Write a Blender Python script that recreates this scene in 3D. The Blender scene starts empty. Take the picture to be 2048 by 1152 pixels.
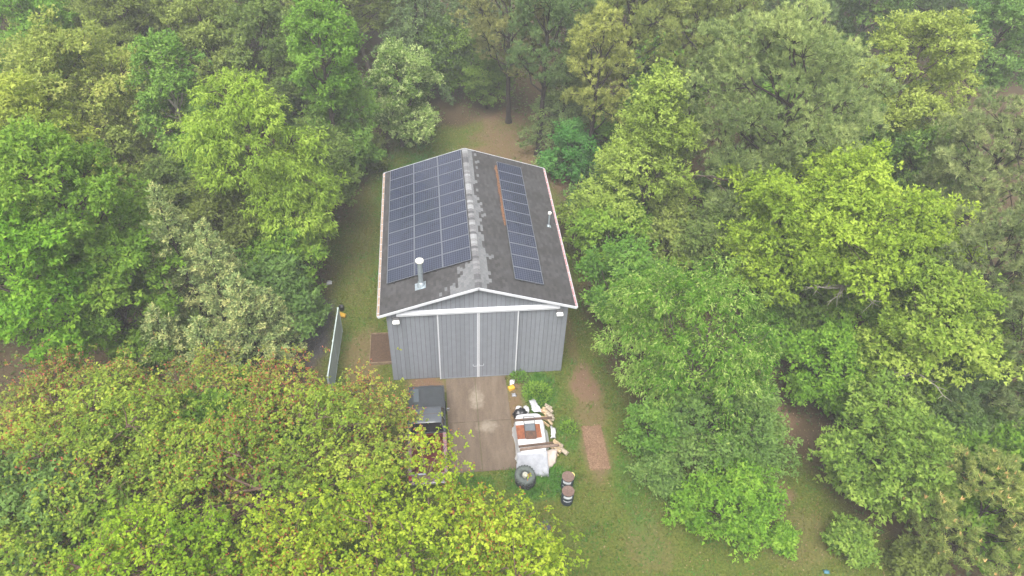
import bpy, bmesh, math, random
import numpy as np
from mathutils import Matrix, Vector
R = math.radians
sc = bpy.context.scene
COL = sc.collection
# ------------------------------------------------------------------ camera
yaw, pitch, roll = 0.1313, 0.7434, 0.0432
fwd = Vector((math.sin(yaw)*math.cos(pitch), math.cos(yaw)*math.cos(pitch), -math.sin(pitch)))
rgt = Vector((math.cos(yaw), -math.sin(yaw), 0)); upv = rgt.cross(fwd)
r2 = math.cos(roll)*rgt + math.sin(roll)*upv; u2 = -math.sin(roll)*rgt + math.cos(roll)*upv
cam = bpy.data.cameras.new('camera'); cam.sensor_width = 36; cam.lens = 1477.9/2048*36
cam.clip_end = 1000; cam.clip_start = 0.1
cam_o = bpy.data.objects.new('camera', cam); COL.objects.link(cam_o); sc.camera = cam_o
cam_o.matrix_world = Matrix.Translation((-1.848, -26.602, 31.139)) @ Matrix((r2, u2, -fwd)).transposed().to_4x4()
# ------------------------------------------------------------------ world, sun, exposure
SUN_EL, SUN_AZ = R(62), R(200)
w = bpy.data.worlds.new('World'); sc.world = w; w.use_nodes = True
nt = w.node_tree; bg = nt.nodes['Background']
sky = nt.nodes.new('ShaderNodeTexSky'); sky.sky_type = 'NISHITA'; sky.sun_disc = False
sky.sun_elevation = SUN_EL; sky.sun_rotation = SUN_AZ; sky.air_density = 1.0; sky.dust_density = 6.0; sky.ozone_density = 1.0
hs = nt.nodes.new('ShaderNodeHueSaturation'); hs.inputs['Saturation'].default_value = 0.25   # overcast: a grey sky
nt.links.new(sky.outputs[0], hs.inputs['Color']); nt.links.new(hs.outputs[0], bg.inputs['Color'])
bg.inputs['Strength'].default_value = 0.12
sd = bpy.data.lights.new('sun', 'SUN'); sd.energy = 1.3; sd.angle = R(35); sd.color = (1, .97, .92)
so = bpy.data.objects.new('sun', sd); COL.objects.link(so)
sdir = Vector((math.sin(SUN_AZ)*math.cos(SUN_EL), math.cos(SUN_AZ)*math.cos(SUN_EL), math.sin(SUN_EL)))
so.rotation_euler = sdir.to_track_quat('Z', 'Y').to_euler(); so.location = (0, 0, 60)
sc.view_settings.view_transform = 'Standard'; sc.view_settings.look = 'None'
sc.view_settings.gamma = 1; sc.view_settings.use_curve_mapping = False
sc.view_settings.exposure = 1.55
sc.render.engine = 'CYCLES'
cy = sc.cycles
cy.max_bounces = 10; cy.diffuse_bounces = 6; cy.glossy_bounces = 2; cy.transmission_bounces = 4; cy.volume_bounces = 1; cy.transparent_max_bounces = 6
cy.use_denoising = True; cy.sample_clamp_indirect = 4
# ------------------------------------------------------------------ helpers
def mat(name, col, rough=.7, spec=.3, metal=0, var=0, scale=8, col2=None, bump=0, bscale=40, coat=0):
    m = bpy.data.materials.new(name); m.use_nodes = True
    n = m.node_tree; b = n.nodes['Principled BSDF']
    b.inputs['Roughness'].default_value = rough; b.inputs['Specular IOR Level'].default_value = spec; b.inputs['Metallic'].default_value = metal
    b.inputs['Coat Weight'].default_value = coat
    c4 = (*col, 1)
    b.inputs['Base Color'].default_value = c4
    if col2 is not None or var:
        tc = n.nodes.new('ShaderNodeTexCoord'); no = n.nodes.new('ShaderNodeTexNoise')
        no.inputs['Scale'].default_value = scale; no.inputs['Detail'].default_value = 6; no.inputs['Roughness'].default_value = .65
        n.links.new(tc.outputs['Object'], no.inputs['Vector'])
        rp = n.nodes.new('ShaderNodeValToRGB'); rp.color_ramp.elements[0].position = .35; rp.color_ramp.elements[1].position = .65
        if col2 is None: col2 = tuple(x*(1-var) for x in col)
        rp.color_ramp.elements[0].color = (*col2, 1); rp.color_ramp.elements[1].color = c4
        n.links.new(no.outputs['Fac'], rp.inputs['Fac']); n.links.new(rp.outputs[0], b.inputs['Base Color'])
    if bump:
        tc = n.nodes.new('ShaderNodeTexCoord'); no = n.nodes.new('ShaderNodeTexNoise'); no.inputs['Scale'].default_value = bscale; no.inputs['Detail'].default_value = 4
        n.links.new(tc.outputs['Object'], no.inputs['Vector'])
        bp = n.nodes.new('ShaderNodeBump'); bp.inputs['Strength'].default_value = bump; bp.inputs['Distance'].default_value = .02
        n.links.new(no.outputs['Fac'], bp.inputs['Height']); n.links.new(bp.outputs[0], b.inputs['Normal'])
    return m
def ramp_mat(name, stops, attr='tint', trans=.35, rough=.55, spec=.3):
    """leaf-like material: colour from a per-piece attribute, some light passes through"""
    m = bpy.data.materials.new(name); m.use_nodes = True
    n = m.node_tree; b = n.nodes['Principled BSDF']; out = n.nodes['Material Output']
    b.inputs['Roughness'].default_value = rough; b.inputs['Specular IOR Level'].default_value = spec
    at = n.nodes.new('ShaderNodeAttribute'); at.attribute_name = attr
    rp = n.nodes.new('ShaderNodeValToRGB'); e = rp.color_ramp.elements
    while len(e) < len(stops): e.new(.5)
    for i, (p_, c) in enumerate(stops): e[i].position = p_; e[i].color = (*c, 1)
    n.links.new(at.outputs['Fac'], rp.inputs['Fac']); n.links.new(rp.outputs[0], b.inputs['Base Color'])
    if trans:
        t = n.nodes.new('ShaderNodeBsdfTranslucent'); mx = n.nodes.new('ShaderNodeMixShader'); mx.inputs[0].default_value = trans
        n.links.new(rp.outputs[0], t.inputs['Color']); n.links.new(b.outputs[0], mx.inputs[1]); n.links.new(t.outputs[0], mx.inputs[2])
        n.links.new(mx.outputs[0], out.inputs['Surface'])
    return m
def tag(o, label=None, cat=None, group=None, kind=None):
    if label: o['label'] = label
    if cat: o['category'] = cat
    if group: o['group'] = group
    if kind: o['kind'] = kind
    return o
def link(name, me, parent=None, loc=(0,0,0), rot=(0,0,0)):
    o = bpy.data.objects.new(name, me); COL.objects.link(o); o.parent = parent; o.location = loc; o.rotation_euler = rot
    return o
def empty(name, loc, rz=0):
    o = bpy.data.objects.new(name, None); COL.objects.link(o); o.location = loc; o.rotation_euler = (0, 0, rz); o.empty_display_size = .2
    return o
def np_mesh(name, V, k, m, tint=None, smooth=False):
    """mesh of n faces with k corners each, no shared vertices (V: n*k x 3)"""
    me = bpy.data.meshes.new(name); nv = len(V); nf = nv//k
    me.vertices.add(nv); me.vertices.foreach_set('co', np.ascontiguousarray(V, np.float32).ravel())
    me.loops.add(nv); me.loops.foreach_set('vertex_index', np.arange(nv, dtype=np.int32))
    me.polygons.add(nf); me.polygons.foreach_set('loop_start', np.arange(0, nv, k, dtype=np.int32))
    if tint is not None:
        a = me.attributes.new('tint', 'FLOAT', 'FACE'); a.data.foreach_set('value', np.ascontiguousarray(tint, np.float32))
    me.update(calc_edges=True); me.materials.append(m)
    return me
class MB:
    def __init__(s): s.v = []; s.f = []; s.sm = []
    def add(s, vs, fs, smooth=False):
        b = len(s.v); s.v += [tuple(x) for x in vs]; s.f += [tuple(i+b for i in f) for f in fs]; s.sm += [smooth]*len(fs); return s
    def box(s, x0, x1, y0, y1, z0, z1, M=None):
        v = [Vector((x, y, z)) for z in (z0, z1) for y in (y0, y1) for x in (x0, x1)]
        if M is not None: v = [M @ q for q in v]
        return s.add(v, [(0,2,3,1), (4,5,7,6), (0,1,5,4), (2,6,7,3), (0,4,6,2), (1,3,7,5)])
    def tube(s, pts, rads, n=8, cap=True, smooth=True):
        pts = [Vector(p_) for p_ in pts]; vs = []; fs = []
        for i, p_ in enumerate(pts):
            d = (pts[min(i+1, len(pts)-1)] - pts[max(i-1, 0)]).normalized()
            a = d.cross(Vector((0, 0, 1)) if abs(d.z) < .9 else Vector((1, 0, 0))).normalized(); b = d.cross(a)
            for j in range(n):
                t = 2*math.pi*j/n; vs.append(p_ + (a*math.cos(t) + b*math.sin(t))*rads[i])
        for i in range(len(pts)-1):
            for j in range(n):
                fs.append((i*n+j, i*n+(j+1) % n, (i+1)*n+(j+1) % n, (i+1)*n+j))
        s.add(vs, fs, smooth)
        if cap:
            s.add([vs[j] for j in range(n)][::-1], [tuple(range(n))]); s.add(vs[-n:], [tuple(range(n))])
        return s
    def lathe(s, prof, n=20, M=None, smooth=True):
        vs = []; fs = []
        for (r_, z) in prof:
            for j in range(n):
                t = 2*math.pi*j/n; q = Vector((r_*math.cos(t), r_*math.sin(t), z)); vs.append(M @ q if M is not None else q)
        for i in range(len(prof)-1):
            for j in range(n): fs.append((i*n+j, i*n+(j+1) % n, (i+1)*n+(j+1) % n, (i+1)*n+j))
        s.add(vs, fs, smooth); return s
    def prism(s, poly, x0, x1, inset=0):
        """side profile (y,z) extruded along x"""
        n = len(poly); vs = [(x0, y, z) for y, z in poly] + [(x1, y, z) for y, z in poly]
        fs = [tuple(range(n)), tuple(range(2*n-1, n-1, -1))] + [(i, i+n, (i+1) % n+n, (i+1) % n) for i in range(n)]
        return s.add(vs, fs)
    def mesh(s, name, m, bevel=0, seg=2):
        me = bpy.data.meshes.new(name); me.from_pydata(s.v, [], s.f); me.polygons.foreach_set('use_smooth', s.sm)
        bm = bmesh.new(); bm.from_mesh(me); bmesh.ops.recalc_face_normals(bm, faces=bm.faces)
        if bevel:
            bmesh.ops.remove_doubles(bm, verts=bm.verts, dist=1e-5)
            bmesh.ops.bevel(bm, geom=list(bm.edges), offset=bevel, segments=seg, affect='EDGES', profile=.7, clamp_overlap=True)
        bm.to_mesh(me); bm.free(); me.materials.append(m); me.update()
        return me
    def obj(s, name, m, parent=None, loc=(0,0,0), rot=(0,0,0), bevel=0, seg=2):
        return link(name, s.mesh(name, m, bevel, seg), parent, loc, rot)
rnd = random.Random(5)
# ------------------------------------------------------------------ ground
def vnoise(x, y, s, seed=0):
    """smooth value noise on arrays"""
    x = np.asarray(x, float)/s + 57.3*seed; y = np.asarray(y, float)/s + 13.7*seed
    xi = np.floor(x); yi = np.floor(y); fx = x-xi; fy = y-yi; fx = fx*fx*(3-2*fx); fy = fy*fy*(3-2*fy)
    def h(a, b):
        t = np.sin(a*127.1 + b*311.7 + seed*74.7)*43758.5453; return t - np.floor(t)
    return (h(xi,yi)*(1-fx) + h(xi+1,yi)*fx)*(1-fy) + (h(xi,yi+1)*(1-fx) + h(xi+1,yi+1)*fx)*fy
def fbm(x, y, s, seed=0): return (vnoise(x,y,s,seed)*.55 + vnoise(x,y,s*.45,seed+1)*.3 + vnoise(x,y,s*.2,seed+2)*.15)
def sstep(a, b, t):
    t = np.clip((t-a)/(b-a), 0, 1); return t*t*(3-2*t)
def zones(x, y):
    """0-1 masks: lawn, bare brown soil / needle litter, lush green growth, dark gravel"""
    n = fbm(x, y, 3.0, 3)-.5; n2 = fbm(x, y, 1.2, 9)-.5
    xl = np.interp(y, [-20, -12, 0, 6, 14, 24, 30], [-12, -11, -9.5, -9.2, -8.8, -6, -4]); xr = np.interp(y, [-20, -14, -9, -6, -4, 0, 6, 14, 22, 30], [19, 19, 17, 16, 9, 7.5, 7, 7.5, 7, 6])
    d = np.minimum(x-xl, xr-x) + n*3.0; d = np.minimum(d, 27-y+n*3)
    lawn = sstep(-.6, 1.2, d)
    soil = np.zeros_like(lawn)
    def spot(cx, cy, rx, ry, s=1): 
        q = np.hypot((x-cx)/rx, (y-cy)/ry) + n2*.9; return s*(1-sstep(.65, 1.25, q))
    for a in [(4.2,22.0,3.4,6.5,.8),(5.4,15,1.0,3.5,.7),(5.7,-.9,.9,1.5,1),(5.5,5.0,.4,6.0,.5),(2.3,-1.2,.8,1.4,.85),(1.7,-3,.35,3,.9),(-2.9,-.4,1.1,.8,1),(15,-4.6,1.6,1.5,.9),(5.6,-3.2,1.0,1.2,.6),(5.6,-5.2,.75,1.75,.75),
              (-6.2,1.5,1.2,2.4,.6),(-7,13,1.0,6,.2),(14,-11,2,1.5,.3),(7,-10.5,1.0,1.6,.3),(14.2,-8.6,.5,.5,.9)]:
        soil = np.maximum(soil, spot(*a))
    lush = np.maximum.reduce([spot(3.2,-1.4,1.0,1.5), spot(2.7,-6.8,1.6,1.0), spot(-2.8,18,2.8,4,.8), spot(4.3,-4.2,.6,1.2,.7), spot(-1.2,-6.9,1.3,.6,.6), spot(7.0,-8,1.0,2.5,.5)])
    grav = np.maximum(spot(-9.6,4.9,1.35,2.0), spot(-9.2,3.1,1.0,1.6))
    return lawn, soil, lush, grav
def build_ground():
    gx = np.unique(np.concatenate([np.arange(-30, 35, .3), np.linspace(-150, -30, 20), np.linspace(35, 150, 20)]))
    gy = np.unique(np.concatenate([np.arange(-18, 40, .3), np.linspace(-150, -18, 20), np.linspace(40, 150, 20)]))
    X, Y = np.meshgrid(gx, gy); nx, ny = len(gx), len(gy)
    Z = (fbm(X, Y, 2.0, 5)-.5)*.05*np.clip((np.maximum(np.abs(X)-6, np.maximum(-8.5-Y, Y-14)))/2, 0, 1)
    V = np.stack([X.ravel(), Y.ravel(), Z.ravel()], 1)
    i = (np.arange(ny-1)[:,None]*nx + np.arange(nx-1)[None]).ravel()
    F = np.stack([i, i+1, i+1+nx, i+nx], 1)
    me = bpy.data.meshes.new('ground'); me.vertices.add(len(V)); me.vertices.foreach_set('co', V.astype(np.float32).ravel())
    me.loops.add(F.size); me.loops.foreach_set('vertex_index', F.astype(np.int32).ravel())
    me.polygons.add(len(F)); me.polygons.foreach_set('loop_start', np.arange(0, F.size, 4, dtype=np.int32))
    l, s, u, g = zones(X.ravel(), Y.ravel())
    a = me.attributes.new('zone', 'FLOAT_COLOR', 'POINT'); a.data.foreach_set('color', np.stack([l, s, u, g], 1).astype(np.float32).ravel())
    me.update(calc_edges=True); me.polygons.foreach_set('use_smooth', np.ones(len(F), bool))
    m = bpy.data.materials.new('ground'); m.use_nodes = True; n = m.node_tree; b = n.nodes['Principled BSDF']; b.inputs['Roughness'].default_value = .95; b.inputs['Specular IOR Level'].default_value = .1
    geo = n.nodes.new('ShaderNodeNewGeometry'); at = n.nodes.new('ShaderNodeAttribute'); at.attribute_name = 'zone'
    sep = n.nodes.new('ShaderNodeSeparateColor'); n.links.new(at.outputs['Color'], sep.inputs[0])
    def noise(s, d=6):
        q = n.nodes.new('ShaderNodeTexNoise'); q.inputs['Scale'].default_value = s; q.inputs['Detail'].default_value = d; q.inputs['Roughness'].default_value = .7
        n.links.new(geo.outputs['Position'], q.inputs['Vector']); return q.outputs['Fac']
    def ramp(f, stops):
        r_ = n.nodes.new('ShaderNodeValToRGB'); e = r_.color_ramp.elements
        while len(e) < len(stops): e.new(.5)
        for k, (p_, c) in enumerate(stops): e[k].position = p_; e[k].color = (*c, 1)
        n.links.new(f, r_.inputs[0]); return r_.outputs[0]
    def mix(f, a_, b_):
        q = n.nodes.new('ShaderNodeMix'); q.data_type = 'RGBA'; n.links.new(f, q.inputs[0]); n.links.new(a_, q.inputs[6]); n.links.new(b_, q.inputs[7]); return q.outputs[2]
    fine = noise(9, 8); big = noise(.9, 6); grain = noise(40, 3)
    forest = ramp(fine, [(.3, (.035,.022,.014)), (.5, (.075,.05,.03)), (.7, (.06,.07,.022))])
    lawn = mix(big, ramp(fine, [(.3, (.03,.036,.008)), (.5, (.08,.09,.016)), (.68, (.15,.135,.036))]), ramp(fine, [(.32, (.024,.042,.007)), (.5, (.066,.1,.014)), (.68, (.115,.135,.022))]))
    soil = ramp(grain, [(.3, (.075,.042,.025)), (.5, (.14,.085,.052)), (.7, (.2,.14,.09))])
    lush = ramp(fine, [(.3, (.03,.08,.012)), (.7, (.06,.15,.02))])
    grav = ramp(grain, [(.35, (.02,.02,.024)), (.5, (.07,.066,.07)), (.65, (.16,.15,.155))])
    c = mix(sep.outputs[0], forest, lawn); c = mix(sep.outputs[1], c, soil); c = mix(sep.outputs[2], c, lush); c = mix(at.outputs['Alpha'], c, grav)
    n.links.new(c, b.inputs['Base Color'])
    bp = n.nodes.new('ShaderNodeBump'); bp.inputs['Strength'].default_value = .8; bp.inputs['Distance'].default_value = .04; n.links.new(fine, bp.inputs['Height']); n.links.new(bp.outputs[0], b.inputs['Normal'])
    me.materials.append(m)
    tag(link('ground', me), kind='structure')
build_ground()
SOLID = [(-4.8, 4.8, -.1, 12.2), (-2.05, 1.44, -6.06, 0), (-3.8, -1.8, -6.9, -1.2), (1.4, 3.5, -6.2, -3.3)]
def build_grass():
    g = np.random.default_rng(3); N = 330000
    x = g.uniform(-13, 20, N); y = g.uniform(-15, 29, N)
    l, s, u, gr = zones(x, y)
    keep = g.random(N) < np.clip(l*(1-.75*s)*(1-.9*gr)*(.55+.6*u), 0, 1)
    for a, b, c, d in SOLID: keep &= ~((x > a) & (x < b) & (y > c) & (y < d))
    keep &= ~((np.abs(x-5.58) < .5) & (np.abs(y+5.2) < 1.3) & (g.random(N) < .9))
    x, y, s, u = x[keep], y[keep], s[keep], u[keep]; n = len(x)
    tuft = sstep(.55, .72, vnoise(x, y, .55, 61))*sstep(.4,.6,vnoise(x,y,3,62)); h = g.uniform(.05, .13, n)*(1+1.0*u+1.4*tuft); wd = g.uniform(.015, .042, n); az = g.uniform(0, 2*np.pi, n); ln = g.uniform(.2, 1.3, n)*h
    az2 = g.uniform(0, 2*np.pi, n)
    P = np.stack([x, y, np.full(n, -.01)], 1); S = np.stack([np.cos(az), np.sin(az), 0*az], 1)*wd[:,None]
    T = P + np.stack([np.cos(az2)*ln, np.sin(az2)*ln, h], 1)
    V = np.stack([P-S, P+S, T], 1).reshape(-1, 3)
    dry = fbm(x, y, 2.2, 20)
    t = np.clip(.7 + (.5-dry)*.85 + .12*tuft - .3*s + .4*u + (vnoise(x, y, .3, 71)-.5)*.55 + (vnoise(x, y, .9, 72)-.5)*.4 + g.normal(0, .16, n), 0, 1)
    m = ramp_mat('grass_blades', [(0, (.2,.13,.06)), (.3, (.17,.14,.045)), (.5, (.125,.135,.022)), (.75, (.08,.13,.016)), (1, (.06,.17,.018))], trans=.25, rough=.7)
    tag(link('grass', np_mesh('grass', V, 3, m, t)), 'short patchy olive and brown grass around the barn', 'grass', kind='stuff')
build_grass()
HAZE = .0012
# ------------------------------------------------------------------ driveway
def slab_mat():
    m = bpy.data.materials.new('driveway_concrete'); m.use_nodes = True; n = m.node_tree; b = n.nodes['Principled BSDF']
    b.inputs['Roughness'].default_value = .85; b.inputs['Specular IOR Level'].default_value = .25
    geo = n.nodes.new('ShaderNodeNewGeometry')
    def noise(s, d=6, sc_=None):
        q = n.nodes.new('ShaderNodeTexNoise'); q.inputs['Scale'].default_value = s; q.inputs['Detail'].default_value = d; q.inputs['Roughness'].default_value = .7
        if sc_:
            mp = n.nodes.new('ShaderNodeMapping'); mp.inputs['Scale'].default_value = sc_; n.links.new(geo.outputs['Position'], mp.inputs[0]); n.links.new(mp.outputs[0], q.inputs['Vector'])
        else: n.links.new(geo.outputs['Position'], q.inputs['Vector'])
        return q.outputs['Fac']
    def ramp(f, stops):
        r_ = n.nodes.new('ShaderNodeValToRGB'); e = r_.color_ramp.elements
        while len(e) < len(stops): e.new(.5)
        for k, (p_, c) in enumerate(stops): e[k].position = p_; e[k].color = (*c, 1)
        n.links.new(f, r_.inputs[0]); return r_.outputs[0]
    def mix(f, a_, b_):
        q = n.nodes.new('ShaderNodeMix'); q.data_type = 'RGBA'; n.links.new(f, q.inputs[0]); n.links.new(a_, q.inputs[6]); n.links.new(b_, q.inputs[7]); return q.outputs[2]
    base = mix(noise(14, 8), ramp(noise(1.1, 5, (1.6, .45, 1)), [(.3, (.055,.037,.025)), (.5, (.108,.078,.054)), (.68, (.165,.128,.093))]), ramp(noise(60, 2), [(.35, (.06,.044,.032)), (.6, (.165,.128,.095))]))
    # washed pale patches beside the joints
    tot = None
    for cx, cy_, rx, ry in ((-.2,-1.6,.55,1.0), (.25,-3.45,.75,.55)):
        mp = n.nodes.new('ShaderNodeMapping'); mp.vector_type = 'POINT'; mp.inputs['Location'].default_value = (-cx/rx, -cy_/ry, 0); mp.inputs['Scale'].default_value = (1/rx, 1/ry, 0)
        n.links.new(geo.outputs['Position'], mp.inputs[0])
        ln = n.nodes.new('ShaderNodeVectorMath'); ln.operation = 'LENGTH'; n.links.new(mp.outputs[0], ln.inputs[0])
        s = n.nodes.new('ShaderNodeMath'); s.operation = 'MULTIPLY_ADD'; s.inputs[1].default_value = 1.8; n.links.new(noise(3.5, 6), s.inputs[0]); n.links.new(ln.outputs['Value'], s.inputs[2])
        r_ = ramp(s.outputs[0], [(.55, (.75,.75,.75)), (1.0, (0,0,0))])
        mr = n.nodes.new('ShaderNodeMapRange'); mr.inputs[1].default_value = 1.1; mr.inputs[2].default_value = 1.8; mr.inputs[3].default_value = .5; mr.inputs[4].default_value = 0
        n.links.new(s.outputs[0], mr.inputs[0]); n.nodes.remove(r_.node)
        if tot is None: tot = mr.outputs[0]
        else:
            mx = n.nodes.new('ShaderNodeMath'); mx.operation = 'MAXIMUM'; n.links.new(tot, mx.inputs[0]); n.links.new(mr.outputs[0], mx.inputs[1]); tot = mx.outputs[0]
    c = mix(tot, base, ramp(noise(20, 4), [(.3, (.22,.185,.135)), (.7, (.36,.32,.26))]))
    n.links.new(c, b.inputs['Base Color'])
    bp = n.nodes.new('ShaderNodeBump'); bp.inputs['Strength'].default_value = .4; bp.inputs['Distance'].default_value = .01; n.links.new(noise(60, 3), bp.inputs['Height']); n.links.new(bp.outputs[0], b.inputs['Normal'])
    return m
drive = tag(empty('driveway', (0, 0, 0)), kind='structure')
SM = slab_mat()
for (x0, x1) in ((-1.78, -.207), (-.193, 1.5)):
    for k, (y0, y1) in enumerate(((-6.12, -3.107), (-3.093, -.1))):
        MB().box(x0, x1, y0, y1, -.1, .022 + .003*k + (.002 if x0 > -1 else 0)).obj('concrete_slab', SM, drive, bevel=.008, seg=1)
# ------------------------------------------------------------------ barn
HW, RISE, EAVE, YF, YB = 4.905, 1.592, 5.244, -.27, 12.285
SL = math.hypot(HW, RISE); CS, SN = HW/SL, RISE/SL
def zroof(x): return EAVE + RISE - abs(x)*RISE/HW
def slope(s, y, t, n_=0): return Vector((s*(t*CS + n_*SN), y, EAVE + RISE - t*SN + n_*CS))
def slope_rot(s):
    """columns: x=along ridge (+y world), y=down slope * , z=normal"""
    nx = Vector((s*SN, 0, CS)); dn = Vector((s*CS, 0, -SN)); 
    yv = dn if s > 0 else -dn       # keep right handed with x = world +y or -y
    xv = yv.cross(nx); return Matrix((xv, yv, nx)).transposed()
M_sid = [mat('siding_grey_%d' % i, (.186*f, .198*f, .222*f), .75, .2, var=.1, scale=3, bump=.15, bscale=30) for i, f in enumerate((1, .94, 1.05))]
M_white = mat('white_trim', (.5, .51, .54), .5, .3, var=.08, scale=5)
M_dark = mat('groove_dark', (.05, .052, .058), .9)
M_galv = mat('galvanised_pipe', (.42, .48, .52), .4, .5, .6, var=.25, scale=9)
M_cap = mat('vent_cap_white', (.78, .76, .7), .5, .3, var=.1, scale=20)
M_wallplain = mat('barn_wall_grey', (.22, .23, .245), .8, .2, var=.1, scale=3)
M_deck = mat('roof_deck', (.04, .04, .042), .9)
barn = tag(empty('barn', (0, 6, 0)), 'grey board sided barn with white trim and two sliding front doors', 'barn')
OFF = (0, -6, 0)
def bpart(mb, name, m, bevel=0, parent=None): return mb.obj(name, m, parent or barn, OFF if parent is None else (0,0,0), bevel=bevel, seg=1)
# walls behind the boards
gp = [(-4.56, .02), (4.56, .02), (4.56, zroof(4.56)-.14), (0, zroof(0)-.14), (-4.56, zroof(4.56)-.14)]
def gable(y0, y1):
    mb = MB(); n_ = 5; vs = [(x, y0, z) for x, z in gp] + [(x, y1, z) for x, z in gp]
    return mb.add(vs, [tuple(range(5)), tuple(range(9, 4, -1))] + [(i, i+5, (i+1) % 5+5, (i+1) % 5) for i in range(5)])
fw = bpart(gable(.024, .12), 'front_wall', M_dark); bw = bpart(gable(11.9, 12.0), 'back_wall', M_wallplain)
for s in (-1, 1):
    mb = MB().box(*sorted((s*4.46, s*4.558)), .121, 11.899, .02, zroof(4.56)-.15)
    for k in range(51):
        y = .13 + k*.2306; mb.box(*sorted((s*4.559, s*4.576)), y, y+.216, .02, zroof(4.58)-.15)
    bpart(mb, 'side_wall', M_wallplain)
BW = 9.144/40
def board(x0, x1, y0, y1, z0, top, parent, loc=None):
    a, b = x0+.007, x1-.007
    za, zb = (top(a), top(b)) if callable(top) else (top, top)
    mb = MB(); mb.add([(a,y0,z0),(b,y0,z0),(b,y1,z0),(a,y1,z0),(a,y0,za),(b,y0,zb),(b,y1,zb),(a,y1,za)], [(0,3,2,1),(4,5,6,7),(0,1,5,4),(1,2,6,5),(2,3,7,6),(3,0,4,7)])
    return mb.obj('siding_board', rnd.choice(M_sid), parent, loc if loc is not None else (0, 0, 0))
for i in range(40):
    x0 = -4.572 + i*BW; x1 = x0 + BW
    mid = (x0+x1)/2
    ztop = lambda x: zroof(x) - .135
    if i in (19, 20) or True:
        if -2.12 < x0 and x1 < 2.15: board(x0, x1, 0, .022, 5.0, ztop, fw)
        else: board(x0, x1, 0, .022, .06, ztop, fw)
for s in (-1, 1):
    MB().box(*sorted((s*4.574, s*4.605)), -.012, .1, .05, zroof(4.6)-.14).obj('corner_trim', M_sid[2], barn, OFF)
# sliding doors
M_black = mat('shadow_gap', (.02, .02, .022), .9)
for s, (xa, xb) in ((-1, (-2.09, -.006)), (1, (.006, 2.07))):
    d = MB().box(xa, xb, -.075, -.045, .05, 4.98).obj('sliding_door', M_dark, barn, OFF)
    nb = 9; bw_ = (xb-xa)/nb
    for i in range(nb): board(xa+i*bw_, xa+(i+1)*bw_, -.097, -.0755, .055, 4.975, d)
    oe = xa if s < 0 else xb-.065; ie = xb-.058 if s < 0 else xa
    MB().box(oe, oe+.065, -.118, -.0975, .05, 4.978).obj('door_trim', M_white, d)
    MB().box(ie, ie+.058, -.118, -.0975, .05, 4.978).obj('door_trim', M_white, d)
    MB().box(xa+.07, xb-.07, -.112, -.0975, .05, .1).obj('door_trim', M_sid[2], d)
    hx = s*.17
    MB().tube([(hx-.11,-.097,1.08), (hx-.11,-.17,1.05), (hx-.06,-.19,1.03), (hx+.06,-.19,1.03), (hx+.11,-.17,1.05), (hx+.11,-.097,1.08)], [.009]*6, 6).obj('handle', M_white, d)
tr = MB().box(-4.1, 4.15, -.16, -.002, 5.0, 5.13).obj('door_track', M_white, barn, OFF, bevel=.01, seg=1)
MB().add([(-4.1,-.19,5.135),(4.15,-.19,5.135),(4.15,-.003,5.23),(-4.1,-.003,5.23),(-4.1,-.19,5.15),(4.15,-.19,5.15),(4.15,-.003,5.245),(-4.1,-.003,5.245)], [(0,3,2,1),(4,5,6,7),(0,1,5,4),(1,2,6,5),(2,3,7,6),(3,0,4,7)]).obj('flashing', M_white, tr)
# wall lamps
M_lamp = mat('lamp_housing', (.12, .12, .125), .5); M_lens = mat('lamp_lens', (.8, .8, .78), .3)
for x in (-4.13, 4.16):
    l = MB().box(x-.17, x+.17, -.16, -.001, 4.72, 4.86).obj('wall_lamp', M_lamp, barn, OFF, bevel=.02)
    MB().add([(x-.16,-.30,4.64),(x+.16,-.30,4.64),(x+.16,-.155,4.72),(x-.16,-.155,4.72),(x-.16,-.30,4.68),(x+.16,-.30,4.68),(x+.16,-.155,4.76),(x-.16,-.155,4.76)], [(0,3,2,1),(4,5,6,7),(0,1,5,4),(1,2,6,5),(2,3,7,6),(3,0,4,7)]).obj('lens', M_lens, l)
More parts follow.
